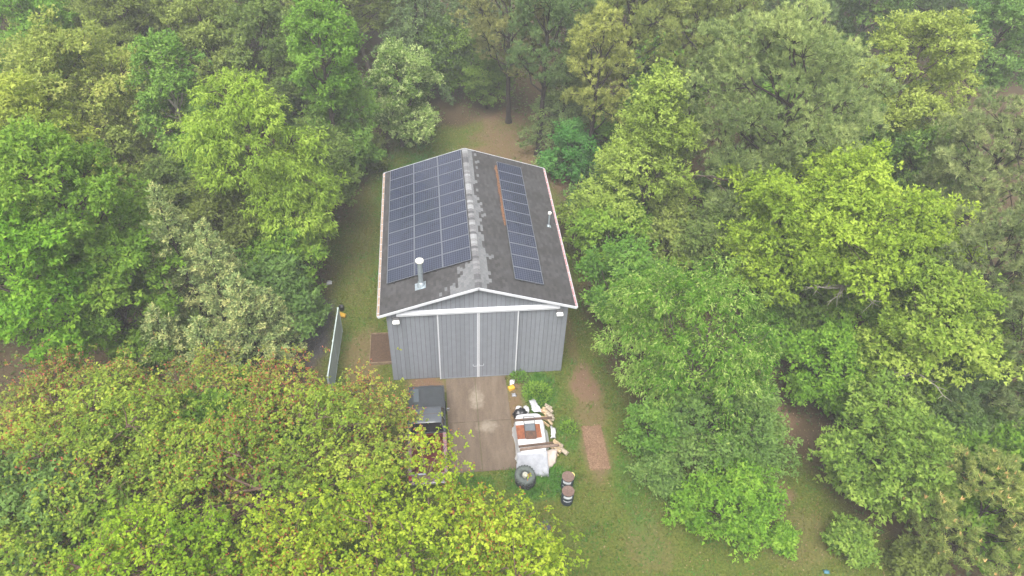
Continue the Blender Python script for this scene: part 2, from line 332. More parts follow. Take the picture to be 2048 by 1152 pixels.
# roof
M_sh = [mat('shingle_pale_%d' % i, c, .9, .15, var=.18, scale=14, bump=.3, bscale=90) for i, c in enumerate(((.135,.138,.142), (.148,.151,.155), (.122,.125,.13)))]
def shingle_field_mat():
    m = ramp_mat('shingles_charcoal', [(0, (.034,.033,.033)), (.5, (.056,.055,.056)), (.85, (.08,.078,.078)), (1, (.11,.11,.11))], trans=0, rough=.9, spec=.15)
    n = m.node_tree; b = n.nodes['Principled BSDF']; rp = [x for x in n.nodes if x.type == 'VALTORGB'][0]
    tc = n.nodes.new('ShaderNodeNewGeometry'); no = n.nodes.new('ShaderNodeTexNoise'); no.inputs['Scale'].default_value = .7; no.inputs['Detail'].default_value = 7
    mp = n.nodes.new('ShaderNodeMapping'); mp.inputs['Scale'].default_value = (.5, 2.2, .5); n.links.new(tc.outputs['Position'], mp.inputs[0]); n.links.new(mp.outputs[0], no.inputs['Vector'])
    r2_ = n.nodes.new('ShaderNodeValToRGB'); r2_.color_ramp.elements[0].position = .3; r2_.color_ramp.elements[0].color = (.86,.84,.82,1); r2_.color_ramp.elements[1].position = .7; r2_.color_ramp.elements[1].color = (1.1,1.1,1.12,1)
    n.links.new(no.outputs['Fac'], r2_.inputs[0])
    g2 = n.nodes.new('ShaderNodeTexNoise'); g2.inputs['Scale'].default_value = 55; n.links.new(tc.outputs['Position'], g2.inputs['Vector'])
    mr = n.nodes.new('ShaderNodeMapRange'); mr.inputs[3].default_value = .55; mr.inputs[4].default_value = 1.45; n.links.new(g2.outputs['Fac'], mr.inputs[0])
    mx = n.nodes.new('ShaderNodeMix'); mx.data_type = 'RGBA'; mx.blend_type = 'MULTIPLY'; mx.inputs[0].default_value = 1
    n.links.new(rp.outputs[0], mx.inputs[6]); n.links.new(r2_.outputs[0], mx.inputs[7])
    m2 = n.nodes.new('ShaderNodeMix'); m2.data_type = 'RGBA'; m2.blend_type = 'MULTIPLY'; m2.inputs[0].default_value = 1
    n.links.new(mx.outputs[2], m2.inputs[6]); n.links.new(mr.outputs[0], m2.inputs[7]); n.links.new(m2.outputs[2], b.inputs['Base Color'])
    return m
M_field = shingle_field_mat()
TW, EX = .279, .143; NR = int(SL/EX)
NT = int((YB-YF-.02)/TW)+1
for s in (-1, 1):
    rm = slope_rot(s)
    deck = MB(); vs = []
    for n_ in (-.115, 0):
        for (y, t) in ((YF, .02), (YB, .02), (YB, SL), (YF, SL)): vs.append(slope(s, y, t, n_))
    deck.add(vs, [(0,1,2,3),(4,7,6,5),(0,4,5,1),(1,5,6,2),(2,6,7,3),(3,7,4,0)])
    rf = deck.obj('roof', M_deck, barn, OFF)
    mats_mesh = []
    for m_ in M_sh:
        a, L_ = TW/2-.006, .17     # local: x along ridge, y down slope, z normal
        mb = MB(); e = EX/2
        mb.add([(-a,e,0),(a,e,0),(a,e-L_,0),(-a,e-L_,0),(-a,e,.016),(a,e,.016),(a,e-L_,.003),(-a,e-L_,.003)] if s > 0 else
               [(-a,-e,0),(a,-e,0),(a,-e+L_,0),(-a,-e+L_,0),(-a,-e,.016),(a,-e,.016),(a,-e+L_,.003),(-a,-e+L_,.003)],
               [(0,3,2,1),(4,5,6,7),(0,1,5,4),(1,2,6,5),(2,3,7,6),(3,0,4,7)])
        mats_mesh.append(mb.mesh('shingle', m_))
    FV = []; FT = []; cnt = 0; PV = []
    for r_ in range(NR):
        t = EX*(r_+.5)+.01
        sh = (r_ % 2)*TW/2
        for k in range(-1, NT+1):
            y0 = YF+.004+k*TW+sh; y1 = y0+TW
            y0 = max(y0, YF+.003); y1 = min(y1, YB-.003)
            if y1-y0 < .05: continue
            yc = (y0+y1)/2
            if s > 0:
                lim = .52 + .05*math.sin(yc*1.3) + (.12 if yc < 3 else 0)
                q = rnd.random()
                pale = t < lim-.15 or (t < lim+.1 and q < .55) or (t < lim+.3 and q < .1)
            else:
                lim = 1.15 - .42*max(0, yc) if yc < 1.75 else 0
                q = rnd.random()
                pale = yc < 1.72 and (t < lim or (t < lim+.45 and q < .4) or (t < lim+.9 and yc < .4 and q < .35))
            if pale and abs(y1-y0-TW) < 1e-6 and cnt < 262-(200 if s < 0 else 0):
                o = link('shingle', mats_mesh[rnd.choice((0,0,1,1,2))], rf); cnt += 1
                o.matrix_local = Matrix.Translation(slope(s, yc, t, .001)) @ rm.to_4x4()
            else:
                a0, a1 = y0+.004, y1-.004
                q4 = [slope(s,a0,t+EX/2,.017), slope(s,a1,t+EX/2,.017), slope(s,a1,t-.1,.004), slope(s,a0,t-.1,.004)]
                f4 = [slope(s,a0,t+EX/2,.001), slope(s,a1,t+EX/2,.001), slope(s,a1,t+EX/2,.017), slope(s,a0,t+EX/2,.017)]
                if s < 0: q4.reverse(); f4.reverse()
                tt = .15+rnd.random()*.45
                if pale: PV += q4 + f4
                else: FV += q4 + f4; FT += [tt, tt*.5]
    me = np_mesh('shingle_field', np.array([tuple(v) for v in FV]), 4, M_field, np.array(FT))
    o = link('shingle_field', me, rf); tag(o, kind='stuff')
    if PV: tag(link('worn_shingle_field', np_mesh('worn_shingle_field', np.array([tuple(v) for v in PV]), 4, M_sh[0]), rf), kind='stuff')
    # white rake fascia front and back
    for (ya, yb) in ((YF-.035, YF-.002), (YB+.002, YB+.03)):
        vs = []
        for n_ in (-.12, .022):
            for (y, t) in ((ya, -.0), (yb, -.0), (yb, SL+.1), (ya, SL+.1)): vs.append(slope(s, y, t if t else (.0 + (-n_*SN/CS*0)), n_))
        MB().add(vs, [(0,1,2,3),(4,7,6,5),(0,4,5,1),(1,5,6,2),(2,6,7,3),(3,7,4,0)]).obj('rake_fascia', M_white, barn, OFF)
    # gutter with litter in it
    g = MB(); xo = s*HW; prof = [(.0,-.02), (.0,-.12), (.08,-.12), (.125,-.02), (.118,-.02), (.075,-.112), (.008,-.112), (.008,-.02)]
    vs = [(xo+s*(a+.012), YF-.03, EAVE+b) for a, b in prof] + [(xo+s*(a+.012), YB+.02, EAVE+b) for a, b in prof]; n_ = len(prof)
    g.add(vs, [tuple(range(n_)), tuple(range(2*n_-1, n_-1, -1))] + [(i, i+n_, (i+1) % n_+n_, (i+1) % n_) for i in range(n_)])
    go = g.obj('gutter', M_white, barn, OFF)
    lit = MB(); ny = 80; vs = []; fs = []
    for i in range(ny+1):
        y = YF+.0 + (YB-YF-.02)*i/ny; z = EAVE-.055+.02*rnd.random()
        vs += [(xo+s*.022, y, z), (xo+s*.06, y, z+.012*rnd.random()), (xo+s*.112, y, z)]
    for i in range(ny): fs += [(i*3, i*3+1, i*3+4, i*3+3), (i*3+1, i*3+2, i*3+5, i*3+4)]
    lit.add(vs, fs).obj('leaf_litter', mat('gutter_litter', (.36,.25,.2) if s < 0 else (.38,.24,.23), .9, var=.3, scale=2.2, col2=(.24,.17,.11) if s < 0 else (.3,.14,.15)), go)
    hg = MB()
    for i in range(21):
        y = YF+.2+i*.6; hg.box(*sorted((xo+s*.012, xo+s*.14)), y-.012, y+.012, EAVE-.024, EAVE-.008)
    hg.obj('hanger', M_white, go)
# ridge caps
M_rc = [mat('ridge_cap_%d' % i, c, .9, .15, var=.2, scale=12, bump=.3, bscale=80) for i, c in enumerate(((.1,.1,.105), (.15,.15,.155), (.2,.2,.205), (.26,.265,.27)))]
rcm = []
for m_ in M_rc:
    hwid, l2 = .17, .27; mb = MB(); vs = []
    for (y, lift) in ((0, .028), (l2, .008)):
        for x in (-hwid, -.045, .045, hwid): vs.append((x, y, -max(0, abs(x)-.02)*RISE/HW + lift))
        for x in (-hwid, -.045, .045, hwid): vs.append((x, y, -max(0, abs(x)-.02)*RISE/HW + lift - .012))
    fs = [(i, i+1, i+9, i+8) for i in range(3)] + [(i+4, i+12, i+13, i+5) for i in range(3)] + [(i, i+4, i+5, i+1) for i in range(3)] + [(i+8, i+9, i+13, i+12) for i in range(3)] + [(0,8,12,4), (3,7,15,11)]
    rcm.append(mb.add(vs, fs).mesh('ridge_cap', m_))
k = 0; y = YF
while y < YB-.2:
    w_ = (0,0,1,0,1,2) if y < 3 else (1,2,0,1,3)
    o = link('ridge_cap', rcm[rnd.choice(w_)], barn, (0, y-6, EAVE+RISE+.018)); o.rotation_euler = (0, R(rnd.uniform(-1.5, 1.5)), 0); y += .2
# flue and vent pipes
def pipe(name, x, y, h_, r_, capr):
    z0 = zroof(x); s = 1 if x > 0 else -1
    o = MB().tube([(x,y,z0-.05), (x,y,z0+h_-.1)], [r_, r_], 18).obj(name, M_galv, barn, OFF)
    c = MB(); c.lathe([(0,.1), (capr*.6,.095), (capr,.06), (capr,-.05), (capr*.92,-.05), (capr*.9,.04), (0,.05)], 22, Matrix.Translation((x,y,z0+h_-.08))); c.obj('cap', M_cap, o)
    f = MB(); f.lathe([(r_+.005,.3*r_/.13), (r_+.03,.28*r_/.13), (r_*1.75,-.02-.4*r_)], 18, Matrix.Translation((x,y,z0))); f.obj('storm_collar', M_galv, o)
    a = r_*2.0; vs = []; cx_ = abs(x)/CS
    for n_ in (.019, .025):
        for (yy, t) in ((y-a, cx_-a), (y+a, cx_-a), (y+a, cx_+a*1.3), (y-a, cx_+a*1.3)): vs.append(slope(s, yy, t, n_))
    MB().add(vs, [(0,1,2,3),(4,7,6,5),(0,4,5,1),(1,5,6,2),(2,6,7,3),(3,7,4,0)]).obj('flashing', M_galv, o)
pipe('flue_pipe', -2.80, 1.05, 1.72, .125, .2)
pipe('vent_pipe', 4.42, 6.15, 1.0, .05, .1)
# ------------------------------------------------------------------ solar arrays
M_back = mat('panel_backsheet', (.09, .1, .13), .2, .35, coat=.1); M_frame = mat('aluminium_frame', (.17, .18, .2), .45, .4, .4)
M_cell = mat('silicon_cell', (.02, .025, .048), .2, .35, var=.35, scale=.9, coat=.15)
M_rail = mat('mount_rail', (.05, .05, .055), .5)
def solar_array(s, t0, y0, rows, cols, pr, ps, label):
    L0 = slope(s, y0+rows*pr/2, t0+cols*ps/2, 0); root = tag(empty('solar_array', L0), label, 'solar panels')
    rm = slope_rot(s).to_4x4(); hx, hy = pr/2-.008, ps/2-.008
    pm = MB().box(-hx, hx, -hy, hy, -.03, 0).mesh('solar_panel', M_back)
    fm = MB()
    for (a, b, c, d) in ((-hx, hx, -hy, -hy+.022), (-hx, hx, hy-.022, hy), (-hx, -hx+.022, -hy+.022, hy-.022), (hx-.022, hx, -hy+.022, hy-.022)): fm.box(a, b, c, d, -.034, .005)
    fm = fm.mesh('frame', M_frame)
    cmesh = MB(); nx, ny = 6, 12; cw, ch = (2*hx-.06)/nx, (2*hy-.06)/ny
    for i in range(nx):
        for j in range(ny):
            a = -hx+.03+i*cw; b = -hy+.03+j*ch; g = .0085; cmesh.add([(a+g,b+g,.002),(a+cw-g,b+g,.002),(a+cw-g,b+ch-g,.002),(a+g,b+ch-g,.002)], [(0,1,2,3)])
    cm = cmesh.mesh('cell_grid', M_cell)
    for i in range(rows):
        for j in range(cols):
            p_ = link('solar_panel', pm, root)
            tilt = Matrix.Rotation(R(rnd.uniform(-.35,.35)), 4, 'X') @ Matrix.Rotation(R(rnd.uniform(-.35,.35)), 4, 'Y')
            p_.matrix_local = Matrix.Translation(slope(s, y0+(i+.5)*pr, t0+(j+.5)*ps, .135) - L0) @ rm @ tilt
            link('frame', fm, p_); c_ = link('cell_grid', cm, p_); c_['kind'] = 'stuff'
    for j in range(cols):
        for q in (.25, .75):
            vs = []; t = t0+(j+q)*ps
            for n_ in (.012, .096):
                for (yy, tt) in ((y0-.03, t-.025), (y0+rows*pr+.03, t-.025), (y0+rows*pr+.03, t+.025), (y0-.03, t+.025)): vs.append(slope(s, yy, tt, n_) - L0)
            MB().add(vs, [(0,1,2,3),(4,7,6,5),(0,4,5,1),(1,5,6,2),(2,6,7,3),(3,7,4,0)]).obj('rail', M_rail, root)
solar_array(-1, .193, 1.795, 10, 3, 1.0295, 1.525, 'wide solar array, three panels across, on the left roof slope')
solar_array(1, 1.949, .796, 11, 1, .9714, 1.592, 'narrow solar array, one panel across, on the right roof slope')
def needle_litter():
    g = np.random.default_rng(8); n = 1700
    y = g.uniform(5.3, 11.1, n); wv = .05+.035*np.sin(y*3.1)+.03*np.sin(y*7.7); t = 1.92 - np.abs(g.normal(0, 1, n))*wv*.38; hgt = g.uniform(.02, .08, n)
    P = np.array([tuple(slope(1, a, b, c)) for a, b, c in zip(y, t, hgt)])
    az = g.uniform(0, 2*np.pi, n); A = np.stack([np.cos(az)*CS, np.sin(az), -np.cos(az)*SN], 1)*.07; S = np.stack([-np.sin(az), np.cos(az), 0*az], 1)*.012
    V = np.stack([P-A-S, P-A+S, P+A+S, P+A-S], 1).reshape(-1, 3)
    m = ramp_mat('pine_needles_orange', [(0, (.08,.042,.026)), (.5, (.16,.078,.042)), (1, (.25,.13,.075))], trans=0, rough=.9)
    tag(link('pine_needle_litter', np_mesh('pine_needle_litter', V, 4, m, g.random(n))), 'orange pine needle litter caught above the narrow solar array', 'litter', kind='stuff')
needle_litter()
# ------------------------------------------------------------------ pickup truck (nose towards the barn)
def truck():
    root = tag(empty('pickup_truck', (-2.82, -4.05, 0)), 'dark grey pickup truck with red cargo bed parked nose to the barn', 'pickup truck')
    body = mat('truck_paint_dark', (.045, .05, .056), .35, .5, var=.25, scale=3, coat=.4); roofm = mat('truck_roof_grey', (.085, .094, .108), .4, .4, var=.2, scale=4, coat=.3)
    red = mat('bed_red_paint', (.13, .012, .011), .5, .4, var=.6, scale=3); rail = mat('bed_rail_grey', (.17, .16, .17), .5, .4, var=.35, scale=3, col2=(.3,.13,.14))
    glass = mat('truck_glass', (.012, .014, .017), .06, .7); rub = mat('tyre_rubber', (.02, .02, .021), .85, .2); rim = mat('steel_rim', (.35, .35, .36), .4, .5, .6)
    chrome = mat('chrome', (.6, .6, .62), .2, .5, .9); lampm = mat('headlamp', (.6, .6, .6), .15); tail = mat('tail_lamp', (.35, .02, .02), .3); blk = mat('truck_black_trim', (.02, .02, .022), .7)
    def bevelled(mb, name, m, bv=.04, parent=root): return mb.obj(name, m, parent, bevel=bv, seg=2)
    # nose: fenders and hood
    nose = MB()
    for x0, x1 in ((-.93, -.80), (.80, .93)): nose.prism([(1.0,.42), (1.25,.42), (1.32,.62), (1.48,.78), (1.72,.84), (1.96,.78), (2.12,.62), (2.18,.42), (2.72,.42), (2.76,.7), (2.7,.98), (1.0,1.05)], x0, x1)
    nose.prism([(1.0,.42), (2.68,.42), (2.70,.95), (1.0,1.0)], -.80, .80)
    nose_o = nose.obj('front_body', body, root)
    hood = MB(); vs = []
    ys = (1.12, 1.4, 2.0, 2.5, 2.68, 2.72)
    zs = (1.15, 1.15, 1.12, 1.07, 1.02, .95); xs = (-.86, -.78, -.42, -.36, .36, .42, .78, .86); dz = (-.06, 0, .0, .03, .03, .0, 0, -.06)
    for y, z in zip(ys, zs):
        for x, d in zip(xs, dz): vs.append((x*(1-.03*max(0, y-1.9)), y, z+d))
    n_ = len(xs); hood.add(vs, [(i*n_+j, i*n_+j+1, (i+1)*n_+j+1, (i+1)*n_+j) for i in range(len(ys)-1) for j in range(n_-1)], True)
    ho = hood.obj('hood', body, root)
    MB().box(-.66, -.40, 1.55, 2.4, 1.128, 1.15).obj('hood_strip', mat('hood_strip_grey', (.075,.09,.1), .3), ho)  # thin strip along the left of the hood, lighter than the paint
    bevelled(MB().box(-.72, .72, 2.69, 2.76, .6, .92), 'grille', blk, .015)
    for s in (-1, 1):
        bevelled(MB().box(*sorted((s*.73, s*.92)), 2.66, 2.755, .68, .92), 'headlight', lampm, .02)
        bevelled(MB().box(*sorted((s*.76, s*.925)), -2.79, -2.75, .72, 1.1), 'tail_light', tail, .01)
    bevelled(MB().box(-.94, .94, 2.74, 2.88, .4, .58), 'front_bumper', chrome, .03)
    rb = bevelled(MB().box(-.92, .92, -2.95, -2.8, .48, .64), 'rear_bumper', chrome, .025)
    # cab
    cab = MB().prism([(-.42,.42), (1.0,.42), (1.12,1.08), (1.0,1.16), (-.42,1.16)], -.925, .925); cab_o = bevelled(cab, 'cab', body, .03)
    gh = MB(); lo = [(-.86,-.38), (.86,-.38), (.86,1.08), (-.86,1.08)]; hi = [(-.70,-.24), (.70,-.24), (.70,.62), (-.70,.62)]
    gh.add([(x, y, 1.16) for x, y in lo] + [(x, y, 1.80) for x, y in hi], [(0,3,2,1), (4,5,6,7), (0,1,5,4), (1,2,6,5), (2,3,7,6), (3,0,4,7)])
    gl = gh.obj('window_glass', glass, cab_o)
    rf = MB(); vs = []
    for y, z, wd in ((-.30,1.79,.71), (-.24,1.83,.73), (.1,1.86,.74), (.5,1.855,.735), (.62,1.835,.72), (.68,1.79,.70)):
        for f, d in ((-1,-.045), (-.93,-.005), (-.5,.012), (0,.016), (.5,.012), (.93,-.005), (1,-.045)): vs.append((f*wd, y, z+d))
    rf.add(vs, [(i*7+j, i*7+j+1, (i+1)*7+j+1, (i+1)*7+j) for i in range(5) for j in range(6)], True); rf.obj('roof', roofm, cab_o)
    pil = MB()
    for s in (-1, 1):
        for (a, b) in (((.865*s,-.385,1.15), (.705*s,-.245,1.80)), ((.865*s,1.09,1.15), (.705*s,.625,1.80)), ((.872*s,.35,1.15), (.712*s,.25,1.80))): pil.tube([a, b], [.035, .032], 6, smooth=False)
    pil.obj('window_pillar', roofm, cab_o)
    for s in (-1, 1):
        mr = MB(); mr.tube([(.90*s, .88, 1.2), (1.04*s, .86, 1.24)], [.018, .018], 6); mo = mr.obj('mirror', blk, cab_o)
        bevelled(MB().box(*sorted((1.02*s, 1.16*s)), .84, .9, 1.16, 1.36), 'mirror_glass', chrome, .012, mo)
        d = MB().box(*sorted((.922*s, .934*s)), -.3, .92, .5, 1.13).obj('door', body, cab_o, bevel=.004, seg=1)
        MB().box(*sorted((.935*s, .955*s)), -.2, -.02, .98, 1.02).obj('handle', blk, cab_o)
    # cargo bed
    bed = MB().box(-.78, .78, -2.7, -.5, .62, .66).obj('cargo_bed', red, root)
    MB().box(-.78, .78, -.52, -.46, .66, 1.14).obj('bulkhead', red, bed)
    tg = bevelled(MB().box(-.78, .78, -2.78, -2.70, .62, 1.14), 'tailgate', rail, .01)
    bevelled(MB().box(-.6, .2, -2.80, -2.70, 1.141, 1.16), 'tailgate_handle', chrome, .004, tg)
    for s in (-1, 1):
        MB().box(*sorted((s*.781, s*.80)), -2.7, -.46, .6, 1.14).obj('bed_liner', red, bed)
        q = MB().prism([(-2.78,.5), (-2.3,.5), (-2.22,.72), (-2.04,.84), (-1.82,.88), (-1.58,.84), (-1.4,.72), (-1.34,.5), (-.45,.45), (-.45,1.14), (-2.78,1.14)], *sorted((s*.801, s*.925))); q.obj('bed_side', body, bed)
        bevelled(MB().box(*sorted((s*.765, s*.935)), -2.79, -.46, 1.141, 1.19), 'bed_rail', rail, .012, bed)
        bevelled(MB().box(*sorted((s*.56, s*.779)), -2.25, -1.4, .661, .86), 'wheel_arch', red, .05, bed)
    MB().box(-.5, .5, -2.6, 2.5, .38, .5).obj('chassis', blk, root)
    for s in (-1, 1):
        for y in (-1.82, 1.72):
            M = Matrix.Translation((s*.86, y, .36)) @ Matrix.Rotation(R(90), 4, 'Y')
            wo = MB().lathe([(.2,-.12), (.31,-.125), (.36,-.09), (.36,.09), (.31,.125), (.2,.12), (.2,-.12)], 24, M).obj('wheel', rub, root)
            MB().lathe([(.0,.04*s), (.1,.06*s), (.18,.03*s), (.2,.1*s)], 20, M).obj('rim', rim, wo)
truck()
RUB = mat('old_tyre_rubber', (.025, .027, .028), .9, .15, var=.3, scale=9)
def tyre_mesh(r_, w_, lugs=0, name='tyre', m=RUB, inner=.5):
    mb = MB().lathe([(r_*inner,-w_*.42), (r_*.72,-w_*.52), (r_*.93,-w_*.46), (r_,-w_*.3), (r_,w_*.3), (r_*.93,w_*.46), (r_*.72,w_*.52), (r_*inner,w_*.42), (r_*inner*.98,0), (r_*inner,-w_*.42)], 32)
    for i in range(lugs):
        a = 2*math.pi*i/lugs
        for z0, z1, off in ((-.48, .05, 0), (-.05, .48, math.pi/lugs)):
            mb.box(r_*.985, r_*1.055, -.035, .035, w_*z0, w_*z1, Matrix.Rotation(a+off, 4, 'Z') @ Matrix.Rotation(R(14), 4, 'X'))
    return mb.mesh(name, m)
o = link('spare_tyre', tyre_mesh(.36, .24), None, (-3.0, -5.02, .79)); tag(o, 'black loose tyre lying flat in the red truck bed', 'tyre')
# ------------------------------------------------------------------ pile of firewood under a tarp
def tarp():
    g = random.Random(4); N = 96; vs = []; fs = []
    cx, cy_ = 2.29, -4.72; hx, hy = .68, 1.17
    top = 1.0
    def rr(k, ex, a, b):
        t = 2*math.pi*k/N; c, s = math.cos(t), math.sin(t)
        return (math.copysign(abs(c)**ex, c)*a, math.copysign(abs(s)**ex, s)*b)
    ph = [g.uniform(0, 6.28) for _ in range(8)]
    def fold(k): 
        t = 2*math.pi*k/N; return .5*math.sin(9*t+ph[0]) + .35*math.sin(17*t+ph[1]) + .25*math.sin(31*t+ph[2])
    rings = []
    for ri, (a, z, fz) in enumerate(((.0,top-.02,0), (.45,top-.015,0), (.85,top,0), (.97,top,0), (1.01,top-.03,.01), (1.03,top*.72,.05), (1.07,top*.42,.09), (1.12,top*.16,.12), (1.18,.03,.14))):
        ring = []
        for k in range(N):
            x, y = rr(k, .32 if ri < 6 else .42, hx*a, hy*a); f = fold(k)*fz
            x *= 1+f*.6; y *= 1+f*.4
            zz = z
            if ri >= 5: # the cloth is lifted by the logs on the right side
                t = 2*math.pi*k/N; lift = max(0, math.cos(t))**2; zz = z + lift*.12*(1+math.sin(5*t)); x += lift*.14*(ri-4)/4*math.sin(7*t+1)
            zz = max(.012, zz + (f*.08 if ri > 3 else g.uniform(-.012,.012)))
            ring.append(len(vs)); vs.append((cx+x, cy_+y, zz))
        rings.append(ring)
    for a, b in zip(rings, rings[1:]):
        for k in range(N): fs.append((a[k], a[(k+1) % N], b[(k+1) % N], b[k]))
    m = mat('white_tarp', (.5, .5, .51), .6, .3, var=.05, scale=3)
    tag(MB().add(vs, fs, True).obj('tarp', m), 'white tarp draped over the firewood pile beside the driveway', 'tarp')
tarp()
def sheet(name, pts, nu, nv, amp, seed, m, label, cat, thick=.008):
    """rumpled cloth over a 4 sided outline (corner points with heights)"""
    g = np.random.default_rng(seed); P = [np.array(q, float) for q in pts]; V = []; F = []
    for j in range(nv+1):
        for i in range(nu+1):
            u, v = i/nu, j/nv; q = (P[0]*(1-u)+P[1]*u)*(1-v) + (P[3]*(1-u)+P[2]*u)*v
            e = 1 if 0 < i < nu and 0 < j < nv else .6
            q = q + np.array([g.normal(0, amp*.4), g.normal(0, amp*.4), abs(g.normal(0, amp))*e + amp*(.8+.8*math.sin(u*9+seed+v*2))*math.sin(math.pi*v)]); q[2] = max(q[2], .01); V.append(q)
    for j in range(nv):
        for i in range(nu): a = j*(nu+1)+i; F.append((a, a+1, a+nu+2, a+nu+1))
    o = MB().add(V, F, True).obj(name, m); md = o.modifiers.new('thickness', 'SOLIDIFY'); md.thickness = thick
    return tag(o, label, cat)
M_plas = mat('grey_plastic_sheet', (.3, .31, .34), .35, .5, var=.25, scale=4); M_pink = mat('tan_tarp', (.5, .42, .37), .6, .3, var=.2, scale=4); M_flap = mat('dusty_white_plastic', (.48, .48, .5), .5, .4, var=.15, scale=5)
sheet('plastic_sheet', [(1.5,-5.86,1.0), (2.98,-5.9,.98), (3.0,-6.72,.06), (1.4,-6.5,.05)], 16, 9, .03, 2, M_plas, 'grey plastic sheet sagging at the near end of the tarp', 'plastic sheet')
sheet('tarp_edge', [(2.85,-5.62,.62), (3.62,-5.35,.4), (3.45,-5.95,.04), (2.6,-6.75,.03)], 10, 8, .03, 6, M_pink, 'tan tarp edge spread over logs above the big wheel', 'tarp')
sheet('plastic_flap', [(2.55,-2.15,.25), (2.85,-2.0,.2), (3.1,-3.15,.55), (2.62,-3.15,.6)], 6, 10, .05, 9, M_flap, 'crumpled white plastic strip trailing from the far end of the tarp', 'plastic')
sheet('plastic_scrap', [(3.45,-3.9,.3), (3.75,-3.95,.12), (3.65,-4.5,.03), (3.38,-4.55,.2)], 5, 8, .05, 12, M_flap, 'torn white plastic among logs right of the tarp', 'plastic')
# firewood
def log_mesh(r_, l_, m1, m2, seed):
    g = random.Random(seed); mb = MB(); prof = [(0,0)] + [(r_*math.cos(a)*g.uniform(.9,1.05), r_*math.sin(a)*g.uniform(.9,1.05)) for a in (.0,.35,.75,1.15,1.6)]
    n_ = len(prof); vs = [(x, -l_/2, z) for x, z in prof] + [(x*g.uniform(.95,1.05), l_/2, z) for x, z in prof]
    mb.add(vs, [tuple(range(n_)), tuple(range(2*n_-1, n_-1, -1))] + [(i, i+n_, (i+1) % n_+n_, (i+1) % n_) for i in range(n_)])
    return mb.mesh('firewood_log', m1, .006, 1)
M_log = [mat('split_wood_%d' % i, c, .85, .15, col2=c2, scale=6) for i, (c, c2) in enumerate((((.62,.46,.28), (.45,.3,.16)), ((.55,.42,.27), (.33,.24,.15)), ((.42,.36,.28), (.26,.21,.16))))]
lm = [log_mesh(.13+.02*i, .42, M_log[i % 3], None, i) for i in range(6)]
g = random.Random(21)
spots = [(3.24+.13*(i % 3)+g.uniform(-.05,.05), -2.75-.2*(i//3)+g.uniform(-.06,.06), .02+.13*((i*7) % 3)) for i in range(15)] + [(3.42+.13*(i % 3), -5.05-.16*(i//3)+g.uniform(-.05,.05), .02+.1*((i*5) % 3)) for i in range(8)] + [(3.9,-5.42,.02)]
for i, (x, y, z) in enumerate(spots):
    o = link('firewood_log', lm[i % 6], None, (x, y, z), (R(g.uniform(-6,6)), R(g.uniform(-25,25)), R(g.uniform(20,75))))
    if i < 15: tag(o, 'split pale firewood log heaped along the right side of the tarp', 'log', 'firewood beside the tarp')
    elif i < 23: tag(o, 'split firewood log poking out below the paired timbers', 'log', 'firewood below the paired timbers')
    else: tag(o, 'single firewood log rolled onto the grass right of the pile', 'log')
M_rust = mat('rust_sheet', (.24, .085, .04), .85, .2, col2=(.13,.045,.025), scale=5, bump=.3)
z = 1.006
o = MB().box(-.61, .61, -.42, .42, 0, .012).obj('rusty_sheet', M_rust, None, (2.2, -4.66, z), (0, 0, R(1))); tag(o, 'rust brown sheet lying on the white tarp', 'metal sheet')
fr = tag(empty('folding_frame', (2.28, -4.3, z), R(-1)), 'dark metal folding frame with slate grey board on the rusty sheet', 'frame')
M_iron = mat('dark_iron', (.05, .045, .045), .6, .4); M_slate = mat('slate_board', (.12, .135, .15), .45, .4, var=.25, scale=5); M_char = mat('charred_panel', (.05, .035, .03), .8, .2, col2=(.14,.07,.045), scale=7)
f = MB()
for a, b in (((-.27,-.02,.05), (-.27,.46,.14)), ((.27,-.02,.05), (.27,.46,.14)), ((-.27,.46,.14), (.27,.46,.14)), ((-.27,.3,.1), (.27,.3,.1)), ((-.27,-.8,.03), (-.27,-.02,.05)), ((.27,-.8,.03), (.27,-.02,.05))): f.tube([a, b], [.016, .016], 6)
f.obj('tube_frame', M_iron, fr); MB().box(-.25, .25, -.36, .08, .045, .075).obj('seat_board', M_slate, fr, bevel=.006, seg=1); MB().box(-.25, .26, -.84, -.365, .02, .05).obj('charred_panel', M_char, fr, bevel=.006, seg=1)
M_beam = mat('dark_timber', (.11, .07, .05), .85, .2, col2=(.065,.043,.033), scale=5); M_beam2 = mat('weathered_timber', (.2, .145, .115), .85, .2, col2=(.1,.065,.05), scale=5)
def beam(a, b, w_, h_, m, label):
    a, b = Vector(a), Vector(b); d = b-a; o = MB().box(-d.length/2, d.length/2, -w_/2, w_/2, 0, h_).obj('timber_beam', m, None, (a+b)/2, (0, 0, math.atan2(d.y, d.x)), bevel=.008, seg=1); tag(o, label, 'beam', 'timbers weighing down the tarp')
beam((1.56,-3.96,z), (3.47,-3.93,z), .11, .09, M_beam, 'single dark timber across the far end of the white tarp')
beam((1.6,-5.55,z), (3.32,-5.45,z), .1, .09, M_beam, 'darker, shorter timber of the pair on the near end of the tarp')
beam((1.63,-5.73,z), (3.58,-5.6,z), .13, .08, M_beam2, 'longer weathered timber of the pair on the near end of the tarp')
